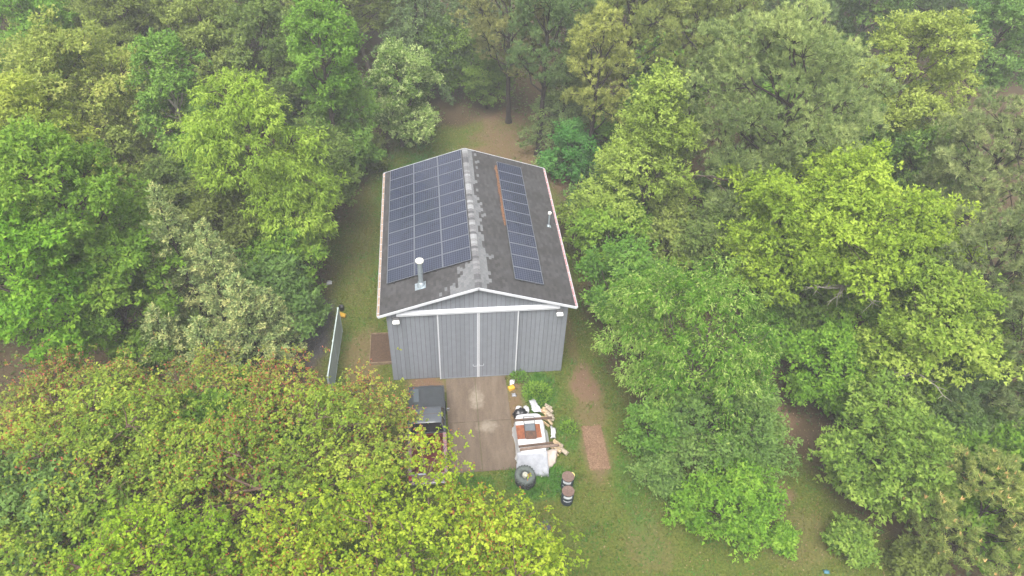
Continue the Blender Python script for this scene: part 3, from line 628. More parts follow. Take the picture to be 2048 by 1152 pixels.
def blob(name, c, rx, ry, rz, m, label, cat, seed, amp=.12):
    """crumpled bag"""
    bm = bmesh.new(); bmesh.ops.create_icosphere(bm, subdivisions=4, radius=1); g = np.random.default_rng(seed); ks = g.normal(0, 3.2, (14, 3)); ph = g.uniform(0, 6.28, 14)
    for v in bm.verts:
        p_ = np.array(v.co); d = 1 + amp*sum(np.abs(np.sin(ks[i]@p_+ph[i]))-.6 for i in range(14))/3
        q = p_*d; v.co = (q[0]*rx, q[1]*ry, max(-.97, q[2])*rz)
    me = bpy.data.meshes.new(name); bm.to_mesh(me); bm.free(); me.materials.append(m); me.polygons.foreach_set('use_smooth', [True]*len(me.polygons))
    return tag(link(name, me, None, (c[0], c[1], rz*.97+c[2])), label, cat)
M_bag = mat('black_bag_plastic', (.012, .012, .014), .3, .6); M_wbag = mat('white_bag', (.5, .5, .51), .45, .4)
blob('garbage_bag', (1.98,-2.98,.0), .36, .3, .28, M_bag, 'black garbage bag at the far left corner of the tarp', 'bag', 1, .2)
blob('plastic_bag', (1.96,-2.5,.0), .15, .13, .13, M_wbag, 'small white plastic bag behind the black garbage bag', 'bag', 2, .2)
blob('plastic_bag', (2.34,-2.66,.0), .16, .26, .15, M_wbag, 'white plastic bag right of the black garbage bag', 'bag', 3, .2)
# wheel and tyre stack
lug = tyre_mesh(.47, .3, 22)
wh = tag(empty('tractor_wheel', (1.77,-6.82,.34)), 'big lugged wheel with pale hub lying on a tyre below the tarp', 'wheel'); wh.rotation_euler = (R(9), R(2), 0)
t_ = link('tyre', tyre_mesh(.47, .3, 22, m=mat('wheel_rubber_green_grey', (.1, .115, .108), .85, .2, var=.35, scale=7)), wh, (0,0,.17)); 
MB().lathe([(.25,.1), (.245,.02), (.17,-.02), (.11,.02)], 24, Matrix.Translation((0,0,.17))).obj('rim', mat('wheel_rim_dark', (.06,.065,.06), .6, .4, .3), wh)
MB().lathe([(.13,.02), (.13,.14), (.11,.16), (.07,.16), (.065,.1), (0,.1)], 20, Matrix.Translation((0,0,.17))).obj('hub', mat('wheel_hub_pale', (.4,.39,.33), .6, .3, var=.3, scale=20), wh)
tag(link('tyre', lug, None, (1.82,-6.88,.165)), 'dark lugged tyre underneath the big wheel', 'tyre')
# drums
def drum(x, y, rz, label):
    root = tag(empty('steel_drum', (x, y, 0), rz), label, 'drum', 'steel drums on the lawn')
    blue = mat('drum_blue', (.022, .035, .055), .5, .4, var=.3, scale=6); lid = mat('drum_lid_rust', (.17, .115, .095), .9, .15, col2=(.1,.065,.055), scale=14); white = mat('drum_label', (.6, .62, .64), .6, .2, var=.25, scale=20)
    MB().lathe([(0,.005), (.285,.005), (.29,.03), (.285,.28), (.297,.3), (.285,.32), (.285,.56), (.297,.58), (.285,.6), (.285,.86)], 32).obj('barrel', blue, root)
    MB().lathe([(.29,.85), (.298,.87), (.292,.885), (.27,.875), (0,.872)], 32).obj('lid', lid, root)
    for z0, z1, a0, a1 in ((.62,.8,-1.2,.0), (.36,.42,-1.2,.15)):
        mb = MB(); n_ = 10; vs = []
        for i in range(n_+1):
            a = -math.pi/2 + a0/2 + (a1-a0/2)*0 + (i/n_-.35)*1.5; vs += [(.291*math.cos(a), .291*math.sin(a), z0), (.291*math.cos(a), .291*math.sin(a), z1)]
        mb.add(vs, [(2*i, 2*i+2, 2*i+3, 2*i+1) for i in range(n_)]).obj('paper_label', white, root)
drum(3.78,-7.3,R(2),'blue steel drum with rusty lid nearer the tarp pile'); drum(3.66,-8.08,R(12),'blue steel drum with rusty lid nearest the overhanging maple')
def bucket(x, y, z, rot, h_, r_, m, label, name='bucket'):
    o = MB().lathe([(0,0), (r_*.85,0), (r_,h_), (r_*1.05,h_), (r_*1.05,h_-.02), (r_*.96,h_-.02), (r_*.8,.015), (0,.015)], 22).obj(name, m, None, (x, y, z), rot); return tag(o, label, 'bucket')
M_yel = mat('yellow_plastic', (.62, .36, .04), .5, .4, var=.15, scale=8); M_pale = mat('pale_yellow_plastic', (.7, .62, .22), .5, .4)
bucket(4.06,-6.9,.0,(0,0,0),.36,.15,M_pale,'pale yellow bucket tucked behind the farther drum')
b = bucket(-7.48,5.05,.16,(R(-84),0,R(70)),.36,.15,M_yel,'yellow bucket lying on its side by the white fence')
bucket(-7.75,5.75,.0,(0,0,0),.3,.15,mat('black_plastic', (.015,.015,.016), .5),'black bucket at the far end of the white fence')
jg = tag(empty('fuel_can', (1.72,-1.08,.0), R(25)), 'yellow fuel can lying at the right edge of the driveway', 'can')
MB().box(-.17,.17,-.12,.12,.0,.2).obj('can_body', M_yel, jg, bevel=.04); MB().tube([(-.08,-.0,.2),(-.06,0,.25),(.06,0,.25),(.08,0,.2)],[.018]*4,6).obj('handle', M_yel, jg); MB().tube([(.17,0,.12),(.22,0,.13)],[.025,.025],8).obj('spout', M_bag, jg)
sheet('plastic_scrap', [(1.65,-.85,.03),(1.92,-.8,.05),(1.98,-.45,.08),(1.72,-.45,.05)], 5, 6, .04, 31, M_flap, 'white plastic scrap by the barn door beyond the fuel can', 'plastic')
sheet('plastic_scrap', [(1.7,-1.62,.02),(1.95,-1.62,.03),(1.92,-1.35,.03),(1.7,-1.4,.02)], 4, 4, .03, 32, M_plas, 'grey plastic scrap on the dirt nearer than the fuel can', 'plastic')
sheet('paper_scrap', [(8.95,-9.68,.03),(9.15,-9.7,.03),(9.2,-9.45,.05),(8.98,-9.42,.04)], 3, 3, .03, 33, M_wbag, 'white paper scrap on the grass left of the lone lime shrub', 'litter')
sheet('paper_scrap', [(14.85,-5.65,.03),(15.08,-5.6,.04),(15.05,-5.4,.04),(14.9,-5.42,.04)], 3, 3, .03, 34, M_wbag, 'white paper scrap on bare soil by the blue green bushy tree', 'litter')
sheet('paper_scrap', [(14.5,-12.65,.03),(14.75,-12.68,.04),(14.76,-12.5,.04),(14.53,-12.48,.04)], 3, 3, .03, 35, mat('blue_plastic', (.05,.14,.18), .5), 'blue plastic scrap on the grass at the bottom edge', 'litter')
sheet('paper_scrap', [(-8.85,7.95,.03),(-8.5,8.0,.05),(-8.52,8.3,.06),(-8.8,8.35,.04)], 3, 3, .05, 36, M_flap, 'white scrap on the grass edge beyond the white fence', 'litter')
tt = tag(empty('storage_tote', (2.3,-9.5,0), R(20)), 'black storage tote on the ground under the bright maple', 'tote'); MB().box(-.3,.3,-.22,.22,0,.3).obj('tub', M_bag, tt, bevel=.03); MB().box(-.33,.33,-.25,.25,.301,.33).obj('lid', mat('tote_lid', (.05,.05,.055), .4), tt, bevel=.01)
# white fence
fe = tag(empty('fence', (-7.72, 1.4, 0)), 'white vinyl fence run standing left of the barn', 'fence')
M_vin = mat('white_vinyl', (.44, .49, .52), .5, .3, col2=(.3,.36,.33), scale=.8); p0, p1 = Vector((.1, 2.5, 0)), Vector((-.08, -2.5, 0)); d = (p1-p0); n_ = 26; az = math.atan2(d.y, d.x)
pm = MB().box(0, d.length/n_-.006, -.012, .012, .07, 1.86).mesh('picket', M_vin)
for i in range(n_): link('picket', pm, fe, p0 + d*(i/n_), (0, 0, az))
for z0 in (.05, 1.84): MB().box(0, d.length, -.03, .03, z0, z0+.07).obj('rail', M_vin, fe, p0, (0, 0, az))
for i in range(3): MB().box(-.05, .05, -.05, .05, 0, 1.95).obj('post', M_vin, fe, p0+d*(i/2.0)*(1.0), (0, 0, az), bevel=.008, seg=1)
# raised bed
rbz = tag(empty('raised_bed', (-5.35, 2.35, 0)), 'timber edged soil bed against the left barn wall', 'garden bed'); M_pl = mat('bed_plank', (.22, .16, .1), .85, .2, col2=(.13,.09,.06), scale=5)
for (a, b, c, e) in ((-.56,.62,1.1,1.15), (-.56,.62,-1.15,-1.1), (-.6,-.56,-1.15,1.15)): MB().box(a, b, c, e, 0, .2).obj('plank', M_pl, rbz, bevel=.005, seg=1)
MB().box(-.559, .62, -1.099, 1.099, 0, .13).obj('soil', mat('bed_soil', (.1,.062,.042), .95, .1, col2=(.055,.038,.025), scale=12, bump=.8, bscale=25), rbz)
# dead straw patch on the lawn
def straw_patch():
    g = np.random.default_rng(77); N = 60; vs = [(5.6,-5.17,.012)]; 
    for k in range(N):
        t = 2*math.pi*k/N; c, s = math.cos(t), math.sin(t); f = 1+g.normal(0,.06); vs.append((5.6+math.copysign(abs(c)**.3,c)*.46*f + (-s)*.06, -5.17+math.copysign(abs(s)**.3,s)*1.26*f, .008))
    tag(MB().add(vs, [(0, k+1, (k+1) % N+1) for k in range(N)]).obj('straw_patch', mat('dead_straw_ground', (.17,.1,.058), .95, .1, col2=(.095,.05,.03), scale=9, bump=.8)), kind='structure')
    n = 5200; x = 5.6+g.uniform(-.48,.48,n); y = -5.17+g.uniform(-1.3,1.3,n); az = g.uniform(0,6.28,n); A = np.stack([np.cos(az), np.sin(az), g.uniform(-.1,.25,n)],1)*g.uniform(.04,.11,n)[:,None]; S = np.stack([-np.sin(az), np.cos(az), 0*az],1)*.008
    P = np.stack([x, y, g.uniform(.015,.04,n)],1); V = np.stack([P-A-S, P-A+S, P+A+S, P+A-S],1).reshape(-1,3)
    tag(link('dry_straw', np_mesh('dry_straw', V, 4, ramp_mat('dry_straw', [(0,(.09,.048,.03)),(.5,(.17,.1,.06)),(1,(.27,.175,.11))], trans=0, rough=.9), g.random(n))), 'dry brown straw lying on the rectangular dead patch of lawn', 'straw', kind='stuff')
straw_patch()

# ------------------------------------------------------------------ trees
def unit(a): return a/np.maximum(np.linalg.norm(a, axis=-1, keepdims=True), 1e-9)
PAL = {  # leaf colours: darker, main, lighter, accent
 'fresh':   [(.055,.105,.02), (.1,.17,.032), (.15,.225,.05)],
 'spring':  [(.06,.115,.03), (.1,.165,.04), (.16,.22,.065)],
 'vivid':   [(.055,.1,.018), (.1,.162,.026), (.165,.22,.045)],
 'vivid2':  [(.055,.12,.015), (.105,.19,.022), (.17,.25,.035)],
 'vivid3':  [(.06,.12,.018), (.108,.188,.026), (.17,.24,.045)],
 'lime':    [(.085,.125,.022), (.15,.2,.035), (.235,.28,.065)],
 'ylime':   [(.095,.135,.02), (.17,.215,.033), (.25,.285,.055)],
 'ygreen':  [(.1,.13,.03), (.165,.2,.05), (.24,.27,.085)],
 'ygreen2': [(.08,.12,.022), (.145,.19,.035), (.235,.26,.075)],
 'pyellow': [(.12,.14,.04), (.2,.22,.065), (.28,.29,.1)],
 'tan':     [(.09,.105,.033), (.15,.165,.05), (.26,.24,.1)],
 'khaki':   [(.07,.085,.028), (.115,.132,.043), (.175,.185,.07)],
 'yolive':  [(.085,.1,.022), (.145,.165,.035), (.22,.22,.06)],
 'olive':   [(.05,.06,.02), (.085,.098,.032), (.13,.14,.05)],
 'olive2':  [(.045,.065,.022), (.08,.105,.035), (.125,.145,.055)],
 'pale':    [(.07,.11,.035), (.12,.165,.055), (.27,.29,.17)],
 'emerald': [(.035,.1,.03), (.06,.15,.045), (.095,.19,.065)],
 'emerald2':[(.05,.1,.022), (.085,.155,.035), (.135,.205,.055)],
 'bluegreen':[(.05,.085,.03), (.085,.132,.045), (.13,.18,.07)],
 'bluegreen2':[(.06,.1,.035), (.1,.15,.05), (.155,.2,.08)],
 'midgreen':[(.065,.105,.025), (.115,.165,.038), (.2,.24,.07)],
 'dgreen':  [(.045,.075,.02), (.075,.115,.026), (.115,.155,.04)],
 'dgreen2': [(.045,.08,.025), (.075,.122,.035), (.12,.165,.055)],
 'hgreen':  [(.06,.11,.035), (.105,.165,.05), (.155,.22,.08)],
 'hgreen2': [(.06,.11,.03), (.11,.165,.042), (.18,.23,.075)],
 'cherry':  [(.04,.092,.012), (.08,.148,.02), (.25,.28,.12)],
 'mapleA':  [(.08,.125,.024), (.15,.195,.034), (.24,.265,.055), (.27,.085,.04)],
 'mapleB':  [(.08,.125,.015), (.16,.205,.022), (.26,.29,.04), (.22,.09,.03)],
 'mapleR':  [(.09,.115,.03), (.16,.178,.04), (.25,.25,.065), (.27,.09,.05)],
 'mapleC':  [(.075,.13,.012), (.135,.2,.018), (.21,.27,.03), (.2,.11,.025)],
 'cedar':   [(.05,.068,.036), (.1,.118,.062), (.185,.165,.095)],
 'dark':    [(.03,.045,.024), (.052,.072,.038), (.08,.1,.055)],
 'dark2':   [(.032,.044,.022), (.058,.074,.036), (.09,.105,.05)],
 'pinebrown':[(.05,.05,.024), (.1,.095,.045), (.16,.145,.075)],
 'pinedark':[(.032,.05,.026), (.06,.085,.042), (.1,.125,.065)],
 'pinedark2':[(.036,.046,.025), (.07,.085,.045), (.12,.125,.07)],
 'pinegrey':[(.045,.06,.03), (.1,.12,.058), (.185,.195,.1)],
 'pinegrey2':[(.05,.06,.032), (.1,.112,.06), (.18,.18,.1)],
 'pineolive':[(.05,.06,.025), (.105,.115,.045), (.175,.175,.075)],
 'pineyellow':[(.06,.065,.025), (.14,.14,.05), (.23,.215,.085)],
 'pineorange':[(.05,.065,.025), (.105,.12,.045), (.19,.18,.075), (.5,.25,.1)],
}
def _tone(k, c):
    f = 2.2 if k.startswith('pine') else 2.5 if k == 'cedar' else 2.3 if k.startswith('dark') else 2.0 if k.startswith(('olive', 'khaki', 'tan', 'yolive')) else 1.62 if k.startswith('maple') else 1.68
    return tuple(min(.6, q*f*h) for q, h in zip(c, (1.0, 1.08, .7) if k.startswith('maple') else (.96, 1.08, .7)))
PAL = {k: [_tone(k, c) if i < 3 else tuple(min(.6, q*1.4) for q in c) for i, c in enumerate(v)] for k, v in PAL.items()}
BARK = mat('bark_brown', (.1, .08, .062), .9, .1, col2=(.045,.036,.03), scale=9); BARKP = mat('bark_pale', (.3, .28, .23), .85, .15, col2=(.16,.145,.12), scale=7); BARKD = mat('bark_dark', (.045, .036, .031), .9, .1, col2=(.025,.02,.018), scale=9); BARKR = mat('twig_redbrown', (.13, .085, .06), .85, .15, col2=(.08,.05,.04), scale=6)
LM = {}
def leaf_mat(pal, trans):
    if pal not in LM:
        c = PAL[pal]; st = [(0, c[0]), (.45, c[1]), (.8, c[2])]
        if len(c) > 3: st += [(.83, c[2]), (.86, c[3]), (1, tuple(min(.6, q*1.35) for q in c[3]))]
        LM[pal] = ramp_mat('foliage_'+pal, st, trans=trans, rough=.7, spec=.12)
    return LM[pal]
def quads(P, A, N, l, w_, fold=.12):
    S = unit(np.cross(N, A)); l = l[:,None]; w_ = w_[:,None]
    m_ = P + A*l*.45 + N*w_*fold
    return np.stack([P, m_+S*w_*.5, P+A*l, m_-S*w_*.5], 1).reshape(-1, 3)
def fib(n, g):
    i = np.arange(n)+.5; z = 1-2*i/n; a = np.pi*(1+5**.5)*i + g.uniform(0, 6.28); r_ = np.sqrt(1-z*z); return np.stack([r_*np.cos(a), r_*np.sin(a), z], 1)
def make_tree(name, sp, x, y, Rr, zc, hh, pal, seed, dens=1.0):
    """returns (trunk mesh, crown mesh); local origin at the foot of the tree"""
    g = np.random.default_rng(seed); up = np.array([0, 0, 1.]); tb = MB(); bark = BARK
    C = np.array([0, 0, zc])
    dist = math.sqrt((x+1.8)**2+(y+26.6)**2+(31-zc)**2)
    lsz = .142 if dist < 38 else .17
    if sp in ('cedar', 'hemlock'):
        # plumes on whorled branches around one or several leaders
        leaders = [(0, 0, 1.0, zc+hh)]
        if sp == 'cedar': leaders = [(-.3*Rr, .35*Rr, .62, zc+hh*1.22), (.15*Rr, .2*Rr, .6, zc+hh*.9), (.45*Rr, -.12*Rr, .55, zc+hh*.4), (-.45*Rr, -.4*Rr, .55, zc+hh*.25), (.05*Rr, -.55*Rr, .5, zc+hh*.2), (.72*Rr, .05*Rr, .4, zc+hh*.1)]
        Pv = []; Av = []; cl = []
        for (lx, ly, lr, top) in leaders:
            tb.tube([(lx*.1, ly*.1, 0), (lx*.6, ly*.6, top*.35), (lx, ly, top*.75), (lx, ly, top-.1)], [.16*lr+.05, .12*lr+.03, .06, .015], 6)
            nb = int((190 if sp == 'cedar' else 170)*lr*dens)
            for k in range(nb):
                h_ = (k+g.random())/nb; z = top*(.12+.86*h_) if sp == 'hemlock' else top*(.15+.83*h_); L_ = Rr*lr*(1.12*(1-h_)**(.92 if sp == 'cedar' else .8)+.05)*g.uniform(.65, 1.12); az = k*2.4+g.uniform(-.5,.5)
                d = unit(np.array([math.cos(az), math.sin(az), (.45+.5*h_ if sp == 'cedar' else -.12)+g.normal(0,.12)]))
                p0 = np.array([lx, ly, z]); m_ = max(6, int((30 if sp == 'cedar' else 26)*L_/1.5*dens)); u = np.sqrt(g.uniform(.06, 1, m_))
                side = g.normal(0, .16, (m_, 3))*(L_*(1.05-u)[:,None]+.25); side[:,2] *= .45
                P = p0 + d*(u*L_)[:,None] + side + (0 if sp == 'cedar' else 1)*np.array([0,0,-.18])*(u**2*L_)[:,None]
                Pv.append(P); Av.append(unit(np.tile(d, (m_,1))*.9 + unit(side)*.55 + g.normal(0,.25,(m_,3)))); cl.append(np.full(m_, g.normal(0,.14)) + .22*(u-.6)*(sp == 'cedar'))
                if k % 3 == 0: tb.tube([p0, p0+d*L_*.8], [.03, .008], 3, cap=False)
        P = np.concatenate(Pv); A = np.concatenate(Av); cl = np.concatenate(cl); K = 5 if sp == 'cedar' else 4
        P = np.repeat(P, K, 0); A = unit(np.repeat(A, K, 0)+g.normal(0,.42,(len(P),3))); n = len(P); P = P + g.normal(0, .05, (n,3))
        N = unit(g.normal(0,1,(n,3))*.6+up); l = g.uniform(.1,.2,n)*(1 if sp == 'cedar' else 1.25); V = quads(P, A, N, l, l*.34)
        tint = np.clip(.42+np.repeat(cl,K)+g.normal(0,.16,n), 0, .8); bark = BARKD
    else:
        nl = int(np.clip(9+Rr*2.6, 9, 26)); 
        if sp == 'pine': nl = int(nl*1.15)
        h_ = (np.arange(nl)+g.uniform(.2,.8,nl))/nl
        if sp == 'conical': env = (1-h_)**.95+.08; hz = -.95+1.85*h_
        elif sp == 'maple': env = np.sqrt(np.clip(1-(np.clip(h_,.35,1)-.35)**2/.5,.05,1)); hz = -.75+1.5*h_
        else: env = np.sqrt(np.clip(1-(2*h_-.86)**2/1.32, .08, 1)); hz = -.8+1.62*h_
        if sp == 'maple':
            nl = int(np.clip(16+Rr*5, 20, 48)); h_ = (np.arange(nl)+.5)/nl; env = np.sqrt(h_)/.84+.04; hz = .55-.75*h_+g.normal(0,.34,nl)
        az = np.arange(nl)*2.39996+g.uniform(-.45,.45,nl)
        rad = g.uniform(.3,.95,nl)**.7; rad[h_ > .9] *= .4
        if sp == 'maple': rad = g.uniform(.9,1.06,nl)
        Lc = np.stack([np.cos(az)*env*rad*Rr*.84, np.sin(az)*env*rad*Rr*.84, hz*hh*.84], 1)
        Lr = g.uniform(.2,.46,nl)*Rr*(1.0 if Rr > 2.5 else 1.1)
        if sp == 'maple': Lr = g.uniform(.16,.26,nl)*Rr
        # trunk and limbs
        tr = .05+.028*zc**.9*(1.0 if Rr > 2 else .6)*.75; bx, by = g.normal(0,.12*Rr,2)
        if sp == 'birch': bark = BARKP
        if sp == 'pine': bark = BARKD
        if sp == 'maple': bark = BARKR
        top = zc+hh*.55; tk = lambda t: np.array([bx*math.sin(t*2.2), by*math.sin(t*2.0), top*t])
        tb.tube([tk(q) for q in (0,.06,.25,.5,.75,1)], [tr*1.45, tr, tr*.85, tr*.65, tr*.4, tr*.12], 8)
        ns = 10; subs = []; sdir = []; sr = []; lob = []
        for i in range(nl):
            base = tk(np.clip((zc+Lc[i,2]-.35*math.hypot(Lc[i,0],Lc[i,1])-.3*hh)/top, .18, .92)); e = C+Lc[i]; mid = base*.45+e*.55+np.array([0,0,-.08*Rr])+g.normal(0,.05*Rr,3)
            tb.tube([base, mid, e], [tr*.42, tr*.27, tr*.12], 5, cap=False)
            dd = unit(fib(ns, g)+g.normal(0,.3,(ns,3))); out = unit(Lc[i]*np.array([1,1,.6])+up*.5*hh*.3); dd = unit(dd+out*.55)
            for k in range(ns):
                if g.random() < (.3 if sp == 'maple' else .12): continue
                c = e+dd[k]*Lr[i]*g.uniform(.5,1.25)*np.array([1,1,.85]); subs.append(c); sdir.append(unit(dd[k]+up*.35)); sr.append(Lr[i]*g.uniform(.3,.52)); lob.append(i)
                tb.tube([e*.9+mid*.1, (e+c)/2+g.normal(0,.03*Rr,3), c], [tr*.13+.006, tr*.08+.005, .005], 4 if sp == 'maple' else 3, cap=False)
        subs = np.array(subs); sdir = np.array(sdir); sr = np.array(sr); lob = np.array(lob); m_ = len(subs)
        lt = g.normal(0,.11,nl); st = lt[lob]+g.normal(0,.11,m_)
        tips_n = {'pine': 20, 'maple': 40*({'mapleA': .68, 'mapleR': .42, 'mapleB': .82}.get(pal, .95)), 'cherry': 30}.get(sp, 28)
        kk = np.clip((tips_n*dens*(sr/(.5 if sp == 'maple' else .75))**1.7).astype(int)+4, 5, 120); id_ = np.repeat(np.arange(m_), kk); n = len(id_)
        # each spray: a flattened disc tilted along its branch
        d = sdir[id_]; t1 = unit(np.cross(d, up)+1e-4); t2 = np.cross(d, t1)
        # plane spanned by outward horizontal and tangent, thickness along up
        oh = unit(d*np.array([1,1,.15])+1e-5); tang = unit(np.cross(up, oh)); rr = np.sqrt(g.random(n))*sr[id_]*1.15; aa = g.uniform(0,6.28,n)
        T = subs[id_]+oh*(np.cos(aa)*rr)[:,None]+tang*(np.sin(aa)*rr)[:,None]+up*(g.normal(0,.15,n)*sr[id_]-.3*rr*np.maximum(0,np.cos(aa)))[:,None]
        if sp == 'pine':
            hd = unit(g.normal(0,1,(n,3))+up*.7+oh*.3); T = subs[id_]+hd*(g.random(n)**.4*sr[id_]*.95)[:,None]*np.array([1,1,.75])
        if sp in ('droop', 'cherry'): T[:,2] -= .35*rr*g.random(n)
        T += g.normal(0,.05,(n,3))
        rad3 = unit((T-subs[id_])+oh*.3*sr[id_][:,None])
        T += rad3*(np.abs(g.normal(0,1,n))**2*(.22 if sp == 'maple' else .07))[:,None]+up*((g.random(n) < .12)*g.uniform(0,.45,n)*(1.0 if sp == 'maple' else .5))[:,None]
        if sp == 'pine':
            K = 24; D = unit(rad3*.6+up*.75+g.normal(0,.2,(n,3)))
            A = unit(np.repeat(D,K,0)+g.normal(0,.62,(n*K,3))); P = np.repeat(T,K,0)+g.normal(0,.03,(n*K,3)); q = n*K
            l = g.uniform(.15,.26,q)*(1.0 if dist < 40 else 1.15); S = unit(np.cross(A, g.normal(0,1,(q,3))))*(.016 if dist < 40 else .02)
            V = np.stack([P-S, P+S, P+A*l[:,None]], 1).reshape(-1,3)
            tint = np.clip(.45+np.repeat(st[id_]*.8+g.normal(0,.12,n),K)+g.normal(0,.12,q), 0, .8)
            if pal == 'pineorange':   # orange candles: thick upright shoots
                cd = g.random(n) < .09; Tc = T[cd]; nc = len(Tc); K2 = 5; A2 = unit(up+g.normal(0,.35,(nc*K2,3))); P2 = np.repeat(Tc,K2,0)+up*.1; S2 = unit(np.cross(A2,g.normal(0,1,(nc*K2,3))))*.03
                V = np.concatenate([V, np.stack([P2-S2,P2+S2,P2+A2*.2],1).reshape(-1,3)]); tint = np.concatenate([tint, g.uniform(.87,1,nc*K2)])
            return tb.mesh('trunk', bark), np_mesh('crown', V, 3, leaf_mat(pal, .2), tint)
        K = 7 if sp == 'maple' else 11
        q = n*K; Tr = np.repeat(T,K,0); D = np.repeat(unit(rad3+up*.3),K,0)
        if sp == 'maple':   # leaf whorls at shoot tips
            ph = (np.tile(np.arange(K),n)*2.4+np.repeat(g.uniform(0,6.28,n),K)); A = unit(np.stack([np.cos(ph),np.sin(ph),np.full(q,-.25)],1)+g.normal(0,.35,(q,3)))
            P = Tr+g.normal(0,.03,(q,3))+up*(g.uniform(-.12,.06,q))[:,None]; l = g.uniform(.07,.15,q); w_ = l*.7
        elif sp in ('droop','cherry'):
            A = unit(D*.6-up*.55+g.normal(0,.42,(q,3))); P = Tr+g.normal(0,.1,(q,3)); l = g.uniform(.7,1.4,q)*lsz; w_ = l*.36
        else:
            A = unit(D*.5+g.normal(0,.6,(q,3))-up*.1); P = Tr+g.normal(0,.095,(q,3)); l = g.uniform(.6,1.25,q)*lsz; w_ = l*.62
        N = unit(up*1.0+D*.35+g.normal(0,.45,(q,3))); N = unit(N-A*np.sum(N*A,1,keepdims=True))
        tint = np.clip(.42+np.repeat(st[id_],K)+np.repeat(g.normal(0,.1,n),K)+g.normal(0,.13,q), 0, .79)
        if sp == 'locust':
            fl = np.repeat(g.random(n) < .38, K); tint = np.where(fl, np.clip(.78+g.normal(0,.05,q),0,.8), np.clip(tint,0,.55)); l = np.where(fl, l*.8, l)
        if sp == 'cherry':
            fl = g.random(q) < .09; tint = np.where(fl, .76, np.clip(tint,0,.62))
        if sp != 'maple':
            S_ = unit(np.cross(N, A))*(w_*.62)[:,None]; V = np.stack([P+S_, P-S_, P+A*(l*1.1)[:,None]], 1).reshape(-1, 3)
            return tb.mesh('trunk', bark), np_mesh('crown', V, 3, leaf_mat(pal, .45), tint)
        V = quads(P, A, N, l, w_)
        if sp == 'maple':   # hanging seed bunches
            zone = vnoise(T[:,0]+x, T[:,1]+y, 2.2, 41); sd_ = g.random(n) < np.clip((zone-.35)*1.5, .04 if pal != 'mapleR' else .3, .75)*{'mapleB': .5, 'mapleA': .45, 'mapleR': 1.25}.get(pal, .25); Ts = T[sd_]; K2 = 6; nc = len(Ts)*K2
            A2 = unit(g.normal(0,.7,(nc,3))-up*.6); P2 = np.repeat(Ts,K2,0)+g.normal(0,.08,(nc,3)); N2 = unit(g.normal(0,1,(nc,3))+up*.4); l2 = g.uniform(.06,.13,nc)
            V = np.concatenate([V, quads(P2,A2,N2,l2,l2*.5)]); tint = np.concatenate([tint, g.uniform(.865,1,nc)])
    if sp == 'maple':   # bare upright shoots among the leaves
        for k in g.choice(n, min(n, 420), replace=False):
            tb.tube([subs[id_[k]], (subs[id_[k]]+T[k])/2+g.normal(0,.04,3), T[k]], [.013,.01,.006], 3, cap=False)
    return tb.mesh('trunk', bark), np_mesh('crown', V, 4, leaf_mat(pal, .12 if sp in ('cedar','hemlock') else .45), tint)
NAMES = {'broad':'broadleaf_tree', 'birch':'forked_tree', 'droop':'broadleaf_tree', 'locust':'flowering_tree', 'maple':'maple_tree', 'cedar':'cedar_tree', 'hemlock':'hemlock_tree', 'pine':'pine_tree', 'conical':'broadleaf_tree', 'cherry':'broadleaf_tree'}
